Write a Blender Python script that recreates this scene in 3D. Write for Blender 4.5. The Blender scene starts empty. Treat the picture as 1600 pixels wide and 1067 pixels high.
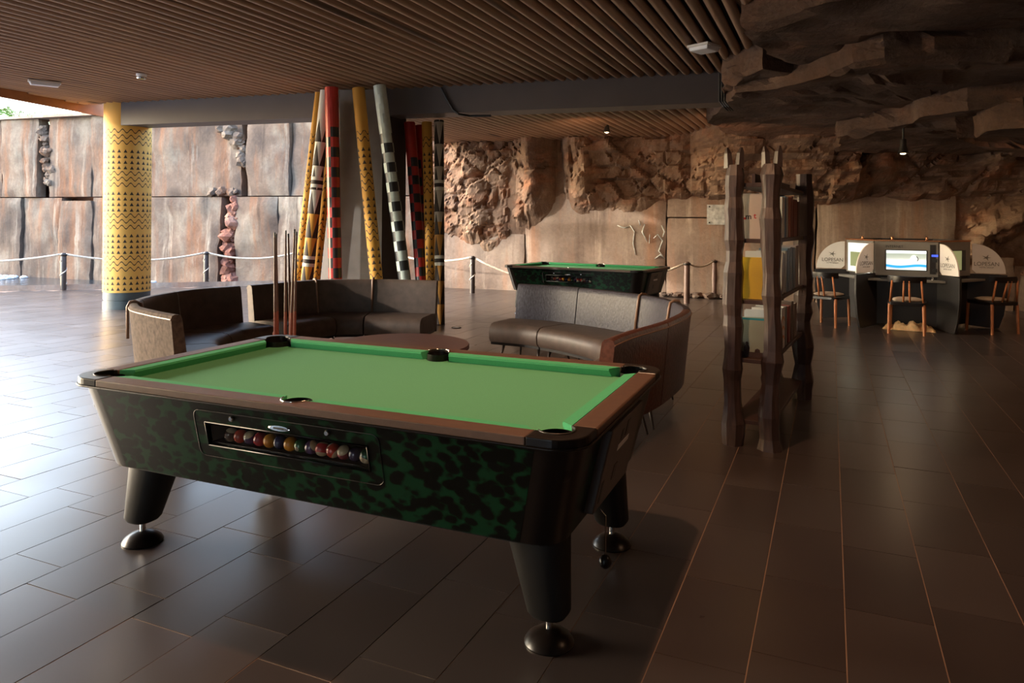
import bpy, bmesh, math, random
from mathutils import Vector, Matrix, noise
from math import sin, cos, pi, atan2, radians, sqrt, tan
R = random.Random(7)
sc = bpy.context.scene
col = sc.collection

# ------------------------------------------------------------------ camera
F, PX, PY, ROLL, CH = 1130.0, 800.0, 347.0, 0.0075, 1.5
cd = bpy.data.cameras.new('camera')
cam = bpy.data.objects.new('camera', cd); col.objects.link(cam)
cam.location = (0, 0, CH)
cam.rotation_euler = (Matrix.Rotation(pi/2, 3, 'X') @ Matrix.Rotation(ROLL, 3, 'Z')).to_euler()
cd.sensor_width = 36; cd.lens = F/1600*36
cd.shift_y = -(533.5-PY)/1600
cd.clip_end = 400
sc.camera = cam

def unroll(u, v):
    a, b = u-PX, v-PY
    c, s = cos(ROLL), sin(ROLL)
    return a*c+b*s, -a*s+b*c
def G(u, v, z=0.0):                      # point of the horizontal plane z seen at a picture point
    a, b = unroll(u, v)
    Y = F*(CH-z)/b
    return Vector((a/F*Y, Y, z))
def D(u, v, Y):                          # point at depth Y
    a, b = unroll(u, v)
    return Vector((a/F*Y, Y, CH-b/F*Y))

# ------------------------------------------------------------------ world, sun, exposure
sc.view_settings.view_transform = 'Standard'
sc.view_settings.look = 'None'
sc.view_settings.gamma = 1
sc.view_settings.use_curve_mapping = False
sc.view_settings.exposure = 0.40
sc.cycles.use_denoising = True
sc.cycles.max_bounces = 8
sc.cycles.diffuse_bounces = 5
sc.cycles.sample_clamp_indirect = 6
w = bpy.data.worlds.new('sky'); sc.world = w; w.use_nodes = True
nt = w.node_tree; nt.nodes.clear()
out = nt.nodes.new('ShaderNodeOutputWorld'); bg = nt.nodes.new('ShaderNodeBackground')
sky = nt.nodes.new('ShaderNodeTexSky'); sky.sky_type = 'NISHITA'
sky.sun_elevation = radians(26); sky.sun_rotation = radians(-80); sky.sun_disc = False
sky.air_density = 1.2; sky.dust_density = 2.0
bg.inputs[1].default_value = 1.25
nt.links.new(sky.outputs[0], bg.inputs[0]); nt.links.new(bg.outputs[0], out.inputs[0])

def sun_lamp(direction, power, color, angle):
    l = bpy.data.lights.new('sun', 'SUN'); l.energy = power; l.color = color; l.angle = radians(angle)
    o = bpy.data.objects.new('sun', l); col.objects.link(o); o.location = (-20, -5, 20)
    o.rotation_euler = Vector(direction).to_track_quat('-Z', 'Y').to_euler()
sun_lamp((0.86, 0.34, -0.235), 2.3, (1.0, 0.93, 0.82), 1.0)

def spot_lamp(loc, aim, power, color=(1.0, 0.62, 0.36), size=0.05, cone=120, blend=0.6):
    l = bpy.data.lights.new('spot', 'SPOT'); l.energy = power; l.color = color
    l.shadow_soft_size = size; l.spot_size = radians(cone); l.spot_blend = blend
    o = bpy.data.objects.new('spot', l); col.objects.link(o); o.location = loc
    o.rotation_euler = (Vector(aim)-Vector(loc)).to_track_quat('-Z', 'Y').to_euler()
    return o
WARM = (1.0, 0.55, 0.30)
spot_lamp((0.05, 3.17, 3.32), (0.25, 3.1, 0), 170, WARM, 0.05, 130, 0.4)      # over the near table
spot_lamp((3.2, 2.2, 3.1), (3.2, 3.0, 0), 36, WARM, 0.06, 150, 0.8)         # added fill without a fixture, right aisle
spot_lamp((4.4, 6.6, 2.95), (4.4, 7.4, 0), 30, WARM, 0.06, 150, 0.8)  # added fill farther along the aisle, no fixture there
spot_lamp((1.2, 11.6, 2.75), (2.2, 16.0, 2.0), 45, WARM, 0.06, 120, 0.8)  # added wash on the far rock wall, no lamp hangs here
spot_lamp((3.0, 10.8, 2.5), (4.9, 14.5, 2.5), 38, WARM, 0.06, 110, 0.8)  # added wash that lightens the upper rock ledges, no fixture
spot_lamp((7.6, 8.2, 2.4), (7.2, 13.0, 2.2), 45, WARM, 0.06, 140, 0.8)  # added warm fill for the rock behind the computers, no fixture

# ------------------------------------------------------------------ materials
class X:                                  # tiny shader-math wrapper
    nt = None
    def __init__(s, sock): s.s = sock
    @staticmethod
    def m(op, *a):
        n = X.nt.nodes.new('ShaderNodeMath'); n.operation = op
        for i, x in enumerate(a):
            if isinstance(x, X): X.nt.links.new(x.s, n.inputs[i])
            else: n.inputs[i].default_value = x
        return X(n.outputs[0])
    def __add__(s, o): return X.m('ADD', s, o)
    def __sub__(s, o): return X.m('SUBTRACT', s, o)
    def __mul__(s, o): return X.m('MULTIPLY', s, o)
    def __truediv__(s, o): return X.m('DIVIDE', s, o)
    def __lt__(s, o): return X.m('LESS_THAN', s, o)
    def __gt__(s, o): return X.m('GREATER_THAN', s, o)
    def sin(s): return X.m('SINE', s)
    def abs(s): return X.m('ABSOLUTE', s)
    def fr(s): return X.m('FRACT', s)
    def floor(s): return X.m('FLOOR', s)
    def max(s, o): return X.m('MAXIMUM', s, o)
    def min(s, o): return X.m('MINIMUM', s, o)

def newmat(name):
    m = bpy.data.materials.new(name); m.use_nodes = True
    nt = m.node_tree; b = nt.nodes['Principled BSDF']
    return m, nt, b
def N(nt, t, **k):
    n = nt.nodes.new(t)
    for a, v in k.items():
        if hasattr(n, a): setattr(n, a, v)
        else: n.inputs[a].default_value = v
    return n
def coord(nt, scale=(1, 1, 1), kind='Object', loc=(0, 0, 0)):
    tc = nt.nodes.new('ShaderNodeTexCoord'); mp = nt.nodes.new('ShaderNodeMapping')
    mp.inputs['Scale'].default_value = scale; mp.inputs['Location'].default_value = loc
    nt.links.new(tc.outputs[kind], mp.inputs[0]); return mp.outputs[0]
def ramp(nt, fac, stops):
    r = nt.nodes.new('ShaderNodeValToRGB')
    e = r.color_ramp.elements
    while len(e) < len(stops): e.new(0.5)
    for i, (p, c) in enumerate(stops):
        e[i].position = p; e[i].color = (c[0], c[1], c[2], 1)
    nt.links.new(fac, r.inputs[0]); return r.outputs[0]
def mix(nt, fac, a, b, mode='MIX'):
    n = nt.nodes.new('ShaderNodeMix'); n.data_type = 'RGBA'; n.blend_type = mode
    for i, x in ((0, fac), (6, a), (7, b)):
        if isinstance(x, X): x = x.s
        if isinstance(x, bpy.types.NodeSocket): nt.links.new(x, n.inputs[i])
        elif i == 0: n.inputs[0].default_value = x
        else: n.inputs[i].default_value = (x[0], x[1], x[2], 1)
    return n.outputs[2]
def bump(nt, b, h, strength=0.3, dist=0.01):
    n = nt.nodes.new('ShaderNodeBump'); n.inputs['Strength'].default_value = strength
    n.inputs['Distance'].default_value = dist
    nt.links.new(h, n.inputs['Height']); nt.links.new(n.outputs[0], b.inputs['Normal'])
def mat(name, c, rough=0.5, metal=0.0, var=0.15, scale=8.0, stretch=(1, 1, 1), bmp=0.0, spec=0.5, coat=0.0, bdist=0.01):
    m, nt, b = newmat(name)
    n = N(nt, 'ShaderNodeTexNoise'); n.inputs['Scale'].default_value = scale; n.inputs['Detail'].default_value = 4
    nt.links.new(coord(nt, stretch), n.inputs[0])
    lo = [x*(1-var) for x in c]; hi = [min(1, x*(1+var)) for x in c]
    nt.links.new(ramp(nt, n.outputs[0], [(0.3, lo), (0.7, hi)]), b.inputs['Base Color'])
    b.inputs['Roughness'].default_value = rough; b.inputs['Metallic'].default_value = metal
    b.inputs['Specular IOR Level'].default_value = spec; b.inputs['Coat Weight'].default_value = coat
    if bmp: bump(nt, b, n.outputs[0], bmp, bdist)
    return m

def slate_mat():
    m, nt, b = newmat('dark slate tile')
    n = N(nt, 'ShaderNodeTexNoise'); n.inputs['Scale'].default_value = 3; n.inputs['Detail'].default_value = 6
    n.inputs['Roughness'].default_value = 0.6
    nt.links.new(coord(nt, (1, 1, 1), 'Generated'), n.inputs[0])
    geo = nt.nodes.new('ShaderNodeNewGeometry'); oi = nt.nodes.new('ShaderNodeObjectInfo')
    X.nt = nt
    rnd = (X(geo.outputs['Random Per Island'])+X(oi.outputs['Random'])).fr()
    # world-position noise for broad wear
    n2 = N(nt, 'ShaderNodeTexNoise'); n2.inputs['Scale'].default_value = 2.2; n2.inputs['Detail'].default_value = 5
    nt.links.new(geo.outputs['Position'], n2.inputs[0])
    f = (rnd*0.5+X(n2.outputs[0])*0.6)
    c = ramp(nt, f.s, [(0.1, (0.032, 0.023, 0.021)), (0.9, (0.062, 0.046, 0.041))])
    nt.links.new(c, b.inputs['Base Color'])
    n3 = N(nt, 'ShaderNodeTexNoise'); n3.inputs['Scale'].default_value = 9; n3.inputs['Detail'].default_value = 6
    nt.links.new(geo.outputs['Position'], n3.inputs[0])
    r = X(n2.outputs[0])*0.10+0.24+rnd*0.05
    nt.links.new(r.s, b.inputs['Roughness'])
    b.inputs['Specular IOR Level'].default_value = 0.9
    b.inputs['Coat Weight'].default_value = 0.25; b.inputs['Coat Roughness'].default_value = 0.26
    bump(nt, b, n3.outputs[0], 0.035, 0.003)
    return m
def rock_mat(name, dark, mid, light, rust, vstreak=True, bstr=0.8):
    m, nt, b = newmat(name)
    geo = nt.nodes.new('ShaderNodeNewGeometry')
    def ns(scale, st, det=6, rough=0.6):
        mp = nt.nodes.new('ShaderNodeMapping'); mp.inputs['Scale'].default_value = st
        nt.links.new(geo.outputs['Position'], mp.inputs[0])
        n = N(nt, 'ShaderNodeTexNoise'); n.inputs['Scale'].default_value = scale; n.inputs['Detail'].default_value = det
        n.inputs['Roughness'].default_value = rough
        nt.links.new(mp.outputs[0], n.inputs[0]); return n.outputs[0]
    a = ns(1.1, (1, 1, 0.8)); c = ramp(nt, a, [(0.25, dark), (0.5, mid), (0.75, light)])
    if vstreak:
        s = ns(2.2, (1, 1, 0.10), 5); c = mix(nt, ramp(nt, s, [(0.50, (0, 0, 0)), (0.68, (.75, .75, .75))]), c, rust)
        s2 = ns(3.1, (1.3, 1.3, 0.07), 6); c = mix(nt, ramp(nt, s2, [(0.56, (0, 0, 0)), (0.70, (.65, .65, .65))]), c, [min(1, x*1.45) for x in light])
        s3 = ns(4.0, (1, 1, 0.06), 4); c = mix(nt, ramp(nt, s3, [(0.58, (0, 0, 0)), (0.72, (.6, .6, .6))]), c, [x*0.55 for x in dark])
    else:
        s = ns(1.7, (1, 1, 1.6), 4); c = mix(nt, ramp(nt, s, [(0.50, (0, 0, 0)), (0.72, (.8, .8, .8))]), c, rust)
    g = ns(14, (1, 1, 1), 8, 0.7)
    c = mix(nt, 0.35, c, ramp(nt, g, [(0.3, (0.25, 0.25, 0.25)), (0.7, (1.0, 1.0, 1.0))]), 'MULTIPLY')
    nt.links.new(c, b.inputs['Base Color']); b.inputs['Roughness'].default_value = 0.85
    b.inputs['Specular IOR Level'].default_value = 0.25
    bump(nt, b, g, bstr, 0.05)
    return m
def wood_slat_mat():
    m, nt, b = newmat('brown pine batten')
    oi = nt.nodes.new('ShaderNodeObjectInfo')
    n = N(nt, 'ShaderNodeTexNoise'); n.inputs['Scale'].default_value = 5; n.inputs['Detail'].default_value = 5
    tc = nt.nodes.new('ShaderNodeTexCoord'); mp = nt.nodes.new('ShaderNodeMapping'); mp.inputs['Scale'].default_value = (6, 0.5, 6)
    nt.links.new(tc.outputs['Object'], mp.inputs[0])
    cmb = nt.nodes.new('ShaderNodeCombineXYZ'); X.nt = nt
    nt.links.new((X(oi.outputs['Random'])*50).s, cmb.inputs[1]); nt.links.new(cmb.outputs[0], mp.inputs['Location'])
    nt.links.new(mp.outputs[0], n.inputs[0])
    c = ramp(nt, n.outputs[0], [(0.3, (0.22, 0.125, 0.08)), (0.7, (0.42, 0.26, 0.165))])
    v = N(nt, 'ShaderNodeTexVoronoi'); v.inputs['Scale'].default_value = 1.0
    mp2 = nt.nodes.new('ShaderNodeMapping'); mp2.inputs['Scale'].default_value = (5, 2.6, 5)
    nt.links.new(tc.outputs['Object'], mp2.inputs[0]); nt.links.new(cmb.outputs[0], mp2.inputs['Location'])
    nt.links.new(mp2.outputs[0], v.inputs[0])
    c = mix(nt, ramp(nt, v.outputs[0], [(0.10, (.85, .85, .85)), (0.2, (0, 0, 0))]), c, (0.06, 0.03, 0.02))
    nt.links.new(c, b.inputs['Base Color']); b.inputs['Roughness'].default_value = 0.55
    return m
def leopard_mat():
    m, nt, b = newmat('green leopard print laminate')
    co = coord(nt, (1, 1, 1.45))
    n = N(nt, 'ShaderNodeTexNoise'); n.inputs['Scale'].default_value = 16; n.inputs['Detail'].default_value = 4
    nt.links.new(co, n.inputs[0])
    vm = nt.nodes.new('ShaderNodeVectorMath'); vm.operation = 'MULTIPLY_ADD'
    vm.inputs[1].default_value = (0.05, 0.05, 0.05)
    nt.links.new(n.outputs['Color'], vm.inputs[0]); nt.links.new(co, vm.inputs[2])
    v = N(nt, 'ShaderNodeTexVoronoi'); v.feature = 'SMOOTH_F1'; v.inputs['Scale'].default_value = 19; v.inputs['Smoothness'].default_value = 0.25
    nt.links.new(vm.outputs[0], v.inputs[0])
    n2 = N(nt, 'ShaderNodeTexNoise'); n2.inputs['Scale'].default_value = 4.5
    nt.links.new(co, n2.inputs[0]); X.nt = nt
    n3 = N(nt, 'ShaderNodeTexNoise'); n3.inputs['Scale'].default_value = 60; nt.links.new(co, n3.inputs[0])
    e = X(v.outputs[0])+(X(n2.outputs[0])-0.5)*0.45+(X(n3.outputs[0])-0.5)*0.10
    spot = ramp(nt, e.s, [(0.50, (0.0025, 0.003, 0.0025)), (0.66, (0.005, 0.030, 0.013))])
    nt.links.new(spot, b.inputs['Base Color']); b.inputs['Roughness'].default_value = 0.28
    b.inputs['Specular IOR Level'].default_value = 0.22
    return m
def pattern_mat(name, base, kind, waves, tris, off=0.0, ztop=99, base2=None, zsplit=None):
    """waves and triangles (kind 'wave'), tall triangles ('spear') round a pole, in the pole's own coordinates"""
    m, nt, b = newmat(name); X.nt = nt
    tc = nt.nodes.new('ShaderNodeTexCoord'); sp = nt.nodes.new('ShaderNodeSeparateXYZ')
    nt.links.new(tc.outputs['Object'], sp.inputs[0])
    x, y, z = X(sp.outputs[0]), X(sp.outputs[1]), X(sp.outputs[2])
    th = X.m('ARCTAN2', y, x)/(2*pi)+0.5
    ink = (0.035, 0.025, 0.02)
    if kind == 'wave':
        P = 0.70; f = ((z+off)/P).fr()*P
        sn = (th*(2*pi*waves)).sin()*0.029
        line = None
        for z0 in (0.06, 0.155, 0.25):
            l = ((f-z0)-sn).abs() < 0.009
            line = l if line is None else line.max(l)
        g = (f-0.315)/0.092
        fu = ((th*tris).fr()-0.5).abs()*2; fv = g.fr()
        tri = (fu < (X.m('SUBTRACT', 0.62, fv))*1.0).min(fv < 0.6)
        rows = (f > 0.315).min(f < 0.683)
        k = line.max(tri.min(rows)).min(z < ztop)
        c = mix(nt, k, base, ink)
    else:
        P = 0.34; f = ((z+off)/P).fr()
        fu = ((th*tris).fr()-0.5).abs()*2
        tri = (fu < X.m('SUBTRACT', 0.97, f)).min(z < ztop)
        bc = base
        if base2: bc = mix(nt, z < zsplit, base, base2)
        c = mix(nt, tri, bc, ink)
        for zb in waves:
            band = (z-zb).abs() < 0.075
            st = (z-zb).abs() < 0.028
            c = mix(nt, band, c, (0.62, 0.60, 0.52)); c = mix(nt, st, c, ink)
    nt.links.new(c, b.inputs['Base Color']); b.inputs['Roughness'].default_value = 0.65; b.inputs['Specular IOR Level'].default_value = 0.3
    return m
def emit(name, c, s):
    m, nt, b = newmat(name); b.inputs['Base Color'].default_value = (*c, 1)
    b.inputs['Emission Color'].default_value = (*c, 1); b.inputs['Emission Strength'].default_value = s
    return m
def glass(name, c=(1, 1, 1), rough=0.02):
    m, nt, b = newmat(name); b.inputs['Base Color'].default_value = (*c, 1)
    b.inputs['Transmission Weight'].default_value = 1; b.inputs['Roughness'].default_value = rough
    b.inputs['IOR'].default_value = 1.2
    return m

M = {}
M['slate'] = slate_mat()
M['grout'] = mat('warm grout', (0.30, 0.20, 0.145), 0.8, var=0.2, scale=3)
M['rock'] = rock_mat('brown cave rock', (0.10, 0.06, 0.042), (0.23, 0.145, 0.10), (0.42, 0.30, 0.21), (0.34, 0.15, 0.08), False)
M['slab'] = rock_mat('smooth stone slab', (0.20, 0.14, 0.11), (0.32, 0.24, 0.19), (0.42, 0.34, 0.27), (0.38, 0.20, 0.12), True, 0.3)
M['outslab'] = rock_mat('streaked stone slab', (0.055, 0.040, 0.036), (0.135, 0.098, 0.078), (0.25, 0.215, 0.175), (0.22, 0.09, 0.04), True, 0.35)
M['rubble'] = rock_mat('red rubble rock', (0.14, 0.06, 0.045), (0.27, 0.12, 0.09), (0.42, 0.26, 0.20), (0.30, 0.10, 0.06), False)
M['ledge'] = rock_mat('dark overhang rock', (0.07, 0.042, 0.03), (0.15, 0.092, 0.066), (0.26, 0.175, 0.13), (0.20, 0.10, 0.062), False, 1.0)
M['slat'] = wood_slat_mat()
M['dark'] = mat('dark ceiling void', (0.02, 0.014, 0.012), 0.9)
M['beam'] = mat('grey brown painted steel', (0.085, 0.068, 0.066), 0.5, var=0.08, scale=2)
M['fascia'] = mat('orange brown fascia board', (0.30, 0.13, 0.06), 0.6, scale=4)
M['leopard'] = leopard_mat()
M['black'] = mat('black gloss plastic', (0.009, 0.006, 0.005), 0.3, spec=0.3)
M['blacksat'] = mat('black satin laminate', (0.010, 0.009, 0.009), 0.5, spec=0.3, bmp=0.05)
M['railwood'] = mat('brown satin rail', (0.10, 0.052, 0.034), 0.42, var=0.12, scale=30)
M['felt'] = mat('green felt', (0.100, 0.300, 0.145), 0.95, var=0.07, scale=220, bmp=0.1, bdist=0.001, spec=0.15)
M['cushion'] = mat('green cushion cloth', (0.065, 0.34, 0.15), 0.9, var=0.06, scale=200, spec=0.2)
M['chrome'] = mat('chrome', (0.75, 0.73, 0.70), 0.12, 1.0, var=0.02)
M['leather'] = mat('dark brown leather', (0.080, 0.054, 0.042), 0.50, var=0.2, scale=12, bmp=0.15, spec=0.32)
M['weave'] = mat('woven brown leather', (0.042, 0.038, 0.050), 0.42, var=0.4, scale=60, stretch=(1, 1, 0.5), bmp=0.5, bdist=0.006, spec=0.18)  # bluish reflection on the backs is put into this base colour
M['fabricend'] = mat('worn brown fabric', (0.085, 0.062, 0.050), 0.85, var=0.35, scale=26, bmp=0.3, spec=0.1)
M['redleather'] = mat('red brown leather', (0.095, 0.034, 0.022), 0.36, var=0.35, scale=40, bmp=0.4)
M['strap'] = mat('tan leather strap', (0.22, 0.12, 0.075), 0.4)
M['tabletop'] = mat('dark red brown table top', (0.085, 0.035, 0.028), 0.42, var=0.12, scale=20)
M['metal'] = mat('dark metal', (0.05, 0.045, 0.042), 0.4, 0.7)
M['brownmetal'] = mat('dark brown metal box', (0.10, 0.078, 0.068), 0.35, 0.2)
M['yellow'] = mat('yellow paint', (0.62, 0.33, 0.06), 0.5)
M['colbase'] = mat('slate blue column base', (0.055, 0.075, 0.085), 0.4)
M['colwave'] = pattern_mat('yellow column print', (0.74, 0.42, 0.10), 'wave', 18, 24, 0.09, 3.0)
M['polewave'] = pattern_mat('ochre pole print', (0.56, 0.28, 0.045), 'wave', 5, 6, 0.2, 2.78)
M['spear'] = pattern_mat('spear pole print', (0.62, 0.60, 0.53), 'spear', (2.05, 0.93), 4, 0.1, 2.95, (0.56, 0.28, 0.045), 1.6)
M['spear2'] = pattern_mat('dark spear pole print', (0.45, 0.38, 0.30), 'spear', (2.05, 0.93), 4, 0.05, 3.3, (0.45, 0.22, 0.05), 1.5)
M['red'] = mat('red paint', (0.45, 0.028, 0.022), 0.4)
M['mint'] = mat('pale mint paint', (0.52, 0.60, 0.55), 0.45)
M['ink'] = mat('black paint', (0.02, 0.022, 0.024), 0.4)
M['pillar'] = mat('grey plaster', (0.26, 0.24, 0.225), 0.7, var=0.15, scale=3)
M['pillarshade'] = mat('shaded grey plaster', (0.05, 0.042, 0.042), 0.7, var=0.1, scale=3)  # same grey plaster, shade of the unlit faces put into the colour
M['rope'] = mat('cream rope', (0.60, 0.52, 0.42), 0.8, var=0.25, scale=40)
M['postdark'] = mat('dark post', (0.045, 0.032, 0.028), 0.45)
M['postbrown'] = mat('brown post', (0.14, 0.085, 0.07), 0.5)
M['carved'] = mat('dark carved wood', (0.042, 0.024, 0.020), 0.42, var=0.4, scale=7, stretch=(6, 6, 0.8), bmp=0.4)
M['shelf'] = mat('dark shelf board', (0.055, 0.028, 0.022), 0.5, var=0.2, scale=10)
M['white'] = mat('white plastic', (0.70, 0.68, 0.66), 0.4, var=0.03)
M['kgrey'] = mat('grey kiosk panel', (0.15, 0.142, 0.13), 0.45, var=0.06)
M['kdark'] = mat('dark kiosk panel', (0.016, 0.014, 0.014), 0.4, var=0.06)
M['copper'] = mat('copper trim', (0.55, 0.26, 0.13), 0.25, 0.9)
M['orangewood'] = mat('orange varnished wood', (0.42, 0.15, 0.055), 0.4, var=0.2, scale=8, stretch=(4, 4, 1))
M['beige'] = mat('beige cushion', (0.34, 0.26, 0.20), 0.8)
M['cue'] = mat('red brown cue wood', (0.20, 0.055, 0.030), 0.3, var=0.2, scale=6)
M['cuedark'] = mat('dark cue shaft', (0.10, 0.05, 0.035), 0.35)
M['gold'] = mat('rock in lamplit gold', (0.85, 0.55, 0.28), 0.45, 0.3, scale=20)
M['ivory'] = mat('ivory ball resin', (0.38, 0.30, 0.20), 0.15, var=0.03)
M['leaf'] = mat('green palm leaf', (0.16, 0.28, 0.05), 0.6, var=0.3)
M['trunk'] = mat('palm trunk', (0.20, 0.13, 0.08), 0.8, scale=15)
M['bulb'] = emit('lit bulb', (1.0, 0.72, 0.38), 14)
M['frost'] = mat('frosted lamp cover', (0.78, 0.80, 0.86), 0.4, var=0.02)
M['water'], _nt, _b = newmat('pool water')
_b.inputs['Base Color'].default_value = (0.035, 0.045, 0.055, 1); _b.inputs['Roughness'].default_value = 0.12
_n = N(_nt, 'ShaderNodeTexNoise'); _n.inputs['Scale'].default_value = 6
_nt.links.new(coord(_nt, (1, 1, 1)), _n.inputs[0]); bump(_nt, _b, _n.outputs[0], 0.5, 0.05)
M['foam'] = mat('white foam', (0.65, 0.70, 0.76), 0.8, bmp=0.4)
M['pane'] = glass('thin window acrylic')
M['plaque'] = mat('pale grey plaque', (0.48, 0.50, 0.48), 0.4, var=0.35, scale=14)

# ------------------------------------------------------------------ mesh helpers
class MB:
    def __init__(s): s.v = []; s.f = []; s.mi = []
    def add(s, vs, fs, mi=0):
        o = len(s.v); s.v += [tuple(v) for v in vs]
        s.f += [tuple(i+o for i in f) for f in fs]; s.mi += [mi]*len(fs); return s
    def box(s, c, d, rz=0.0, mi=0, taper=1.0):
        x, y, z = d[0]/2, d[1]/2, d[2]/2; vs = []
        for k, (a, b_, e) in enumerate([(-1, -1, -1), (1, -1, -1), (1, 1, -1), (-1, 1, -1), (-1, -1, 1), (1, -1, 1), (1, 1, 1), (-1, 1, 1)]):
            t = taper if e < 0 else 1.0
            px, py = a*x*t, b_*y*t
            vs.append((c[0]+px*cos(rz)-py*sin(rz), c[1]+px*sin(rz)+py*cos(rz), c[2]+e*z))
        return s.add(vs, [(0, 3, 2, 1), (4, 5, 6, 7), (0, 1, 5, 4), (1, 2, 6, 5), (2, 3, 7, 6), (3, 0, 4, 7)], mi)
    def tube(s, pts, r, n=8, mi=0, cap=True, sq=(1, 1)):
        pts = [Vector(p) for p in pts]; rs = r if isinstance(r, (list, tuple)) else [r]*len(pts)
        rings = []
        up = None
        for i, p in enumerate(pts):
            t = (pts[min(i+1, len(pts)-1)]-pts[max(i-1, 0)]).normalized()
            if up is None:
                up = Vector((0, 1, 0)) if abs(t.y) < 0.8 else Vector((1, 0, 0))
            a = t.cross(up).normalized(); b_ = a.cross(t).normalized(); up = b_
            rings.append([p+a*cos(2*pi*k/n)*rs[i]*sq[0]+b_*sin(2*pi*k/n)*rs[i]*sq[1] for k in range(n)])
        vs = [v for q in rings for v in q]; fs = []
        for i in range(len(pts)-1):
            for k in range(n):
                fs.append((i*n+k, i*n+(k+1) % n, (i+1)*n+(k+1) % n, (i+1)*n+k))
        if cap: fs += [tuple(range(n-1, -1, -1)), tuple((len(pts)-1)*n+k for k in range(n))]
        return s.add(vs, fs, mi)
    def lathe(s, prof, c=(0, 0, 0), n=24, mi=0, cap=True, sx=1, sy=1):
        vs = []; fs = []
        for r, z in prof:
            for k in range(n): vs.append((c[0]+r*cos(2*pi*k/n)*sx, c[1]+r*sin(2*pi*k/n)*sy, c[2]+z))
        for i in range(len(prof)-1):
            for k in range(n): fs.append((i*n+k, i*n+(k+1) % n, (i+1)*n+(k+1) % n, (i+1)*n+k))
        if cap: fs += [tuple(range(n-1, -1, -1)), tuple((len(prof)-1)*n+k for k in range(n))]
        return s.add(vs, fs, mi)
    def prism(s, poly, z0, z1, mi=0):
        n = len(poly); vs = [(p[0], p[1], z0) for p in poly]+[(p[0], p[1], z1) for p in poly]
        fs = [tuple(range(n-1, -1, -1)), tuple(range(n, 2*n))]+[(i, (i+1) % n, n+(i+1) % n, n+i) for i in range(n)]
        return s.add(vs, fs, mi)
    def slabpoly(s, poly3, d, mi=0):       # any planar polygon given thickness vector d
        n = len(poly3); d = Vector(d); vs = [Vector(p) for p in poly3]; vs += [p+d for p in vs[:n]]
        fs = [tuple(range(n)), tuple(range(2*n-1, n-1, -1))]+[((i+1) % n, i, n+i, n+(i+1) % n) for i in range(n)]
        return s.add(vs, fs, mi)
    def build(s, name, mats, parent=None, off=None, smooth=False, bevel=0, seg=2, recalc=True):
        me = bpy.data.meshes.new(name)
        vs = s.v if off is None else [(v[0]-off[0], v[1]-off[1], v[2]-off[2]) for v in s.v]
        me.from_pydata(vs, [], s.f)
        ms = mats if isinstance(mats, (list, tuple)) else [mats]
        for m in ms: me.materials.append(M[m] if isinstance(m, str) else m)
        if len(ms) > 1: me.polygons.foreach_set('material_index', s.mi)
        if recalc:
            bm = bmesh.new(); bm.from_mesh(me); bmesh.ops.recalc_face_normals(bm, faces=bm.faces); bm.to_mesh(me); bm.free()
        o = bpy.data.objects.new(name, me); col.objects.link(o)
        if parent: o.parent = parent
        if smooth:
            me.polygons.foreach_set('use_smooth', [True]*len(me.polygons))
            if smooth == 'auto':
                try: me.set_sharp_from_angle(angle=radians(38))
                except Exception: pass
        if bevel:
            b = o.modifiers.new('bevel', 'BEVEL'); b.width = bevel; b.segments = seg; b.limit_method = 'ANGLE'; b.angle_limit = radians(40)
        me.update()
        return o
def tag(o, label=None, cat=None, group=None, kind=None):
    if label: o['label'] = label
    if cat: o['category'] = cat
    if group: o['group'] = group
    if kind: o['kind'] = kind
    return o
def empty(name, loc=(0, 0, 0), rz=0.0):
    o = bpy.data.objects.new(name, None); col.objects.link(o); o.location = loc; o.rotation_euler = (0, 0, rz)
    o.empty_display_size = 0.1
    return o
def copy_tree(o, parent=None):
    c = o.copy(); col.objects.link(c); c.parent = parent
    for ch in [x for x in o.children]: copy_tree(ch, c)
    return c
def text(name, body, size, m, parent, loc, rot, depth=0.0015, bold=0.0, align='CENTER', sx=1.0):
    cu = bpy.data.curves.new(name, 'FONT'); cu.body = body; cu.size = size; cu.extrude = depth; cu.offset = bold
    cu.align_x = align; cu.align_y = 'CENTER'
    o = bpy.data.objects.new(name, cu); col.objects.link(o)
    dg = bpy.context.evaluated_depsgraph_get(); me = bpy.data.meshes.new_from_object(o.evaluated_get(dg))
    bpy.data.objects.remove(o); me.materials.clear(); me.materials.append(M[m] if isinstance(m, str) else m)
    o = bpy.data.objects.new(name, me); col.objects.link(o); o.parent = parent; o.location = loc; o.rotation_euler = rot
    o.scale = (sx, 1, 1)
    return o
def hsh(*a):
    return noise.random_unit_vector if False else (sin(sum(x*k for x, k in zip(a, (12.9898, 78.233, 37.719, 4.581)))) * 43758.5453) % 1.0
def fbm(p, o=4): return noise.fractal(Vector(p), 1.0, 2.1, o)

# directions shared by tiles and battens
TA = 0.415
dT = Vector((sin(TA), cos(TA), 0)); nT = Vector((cos(TA), -sin(TA), 0))

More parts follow.
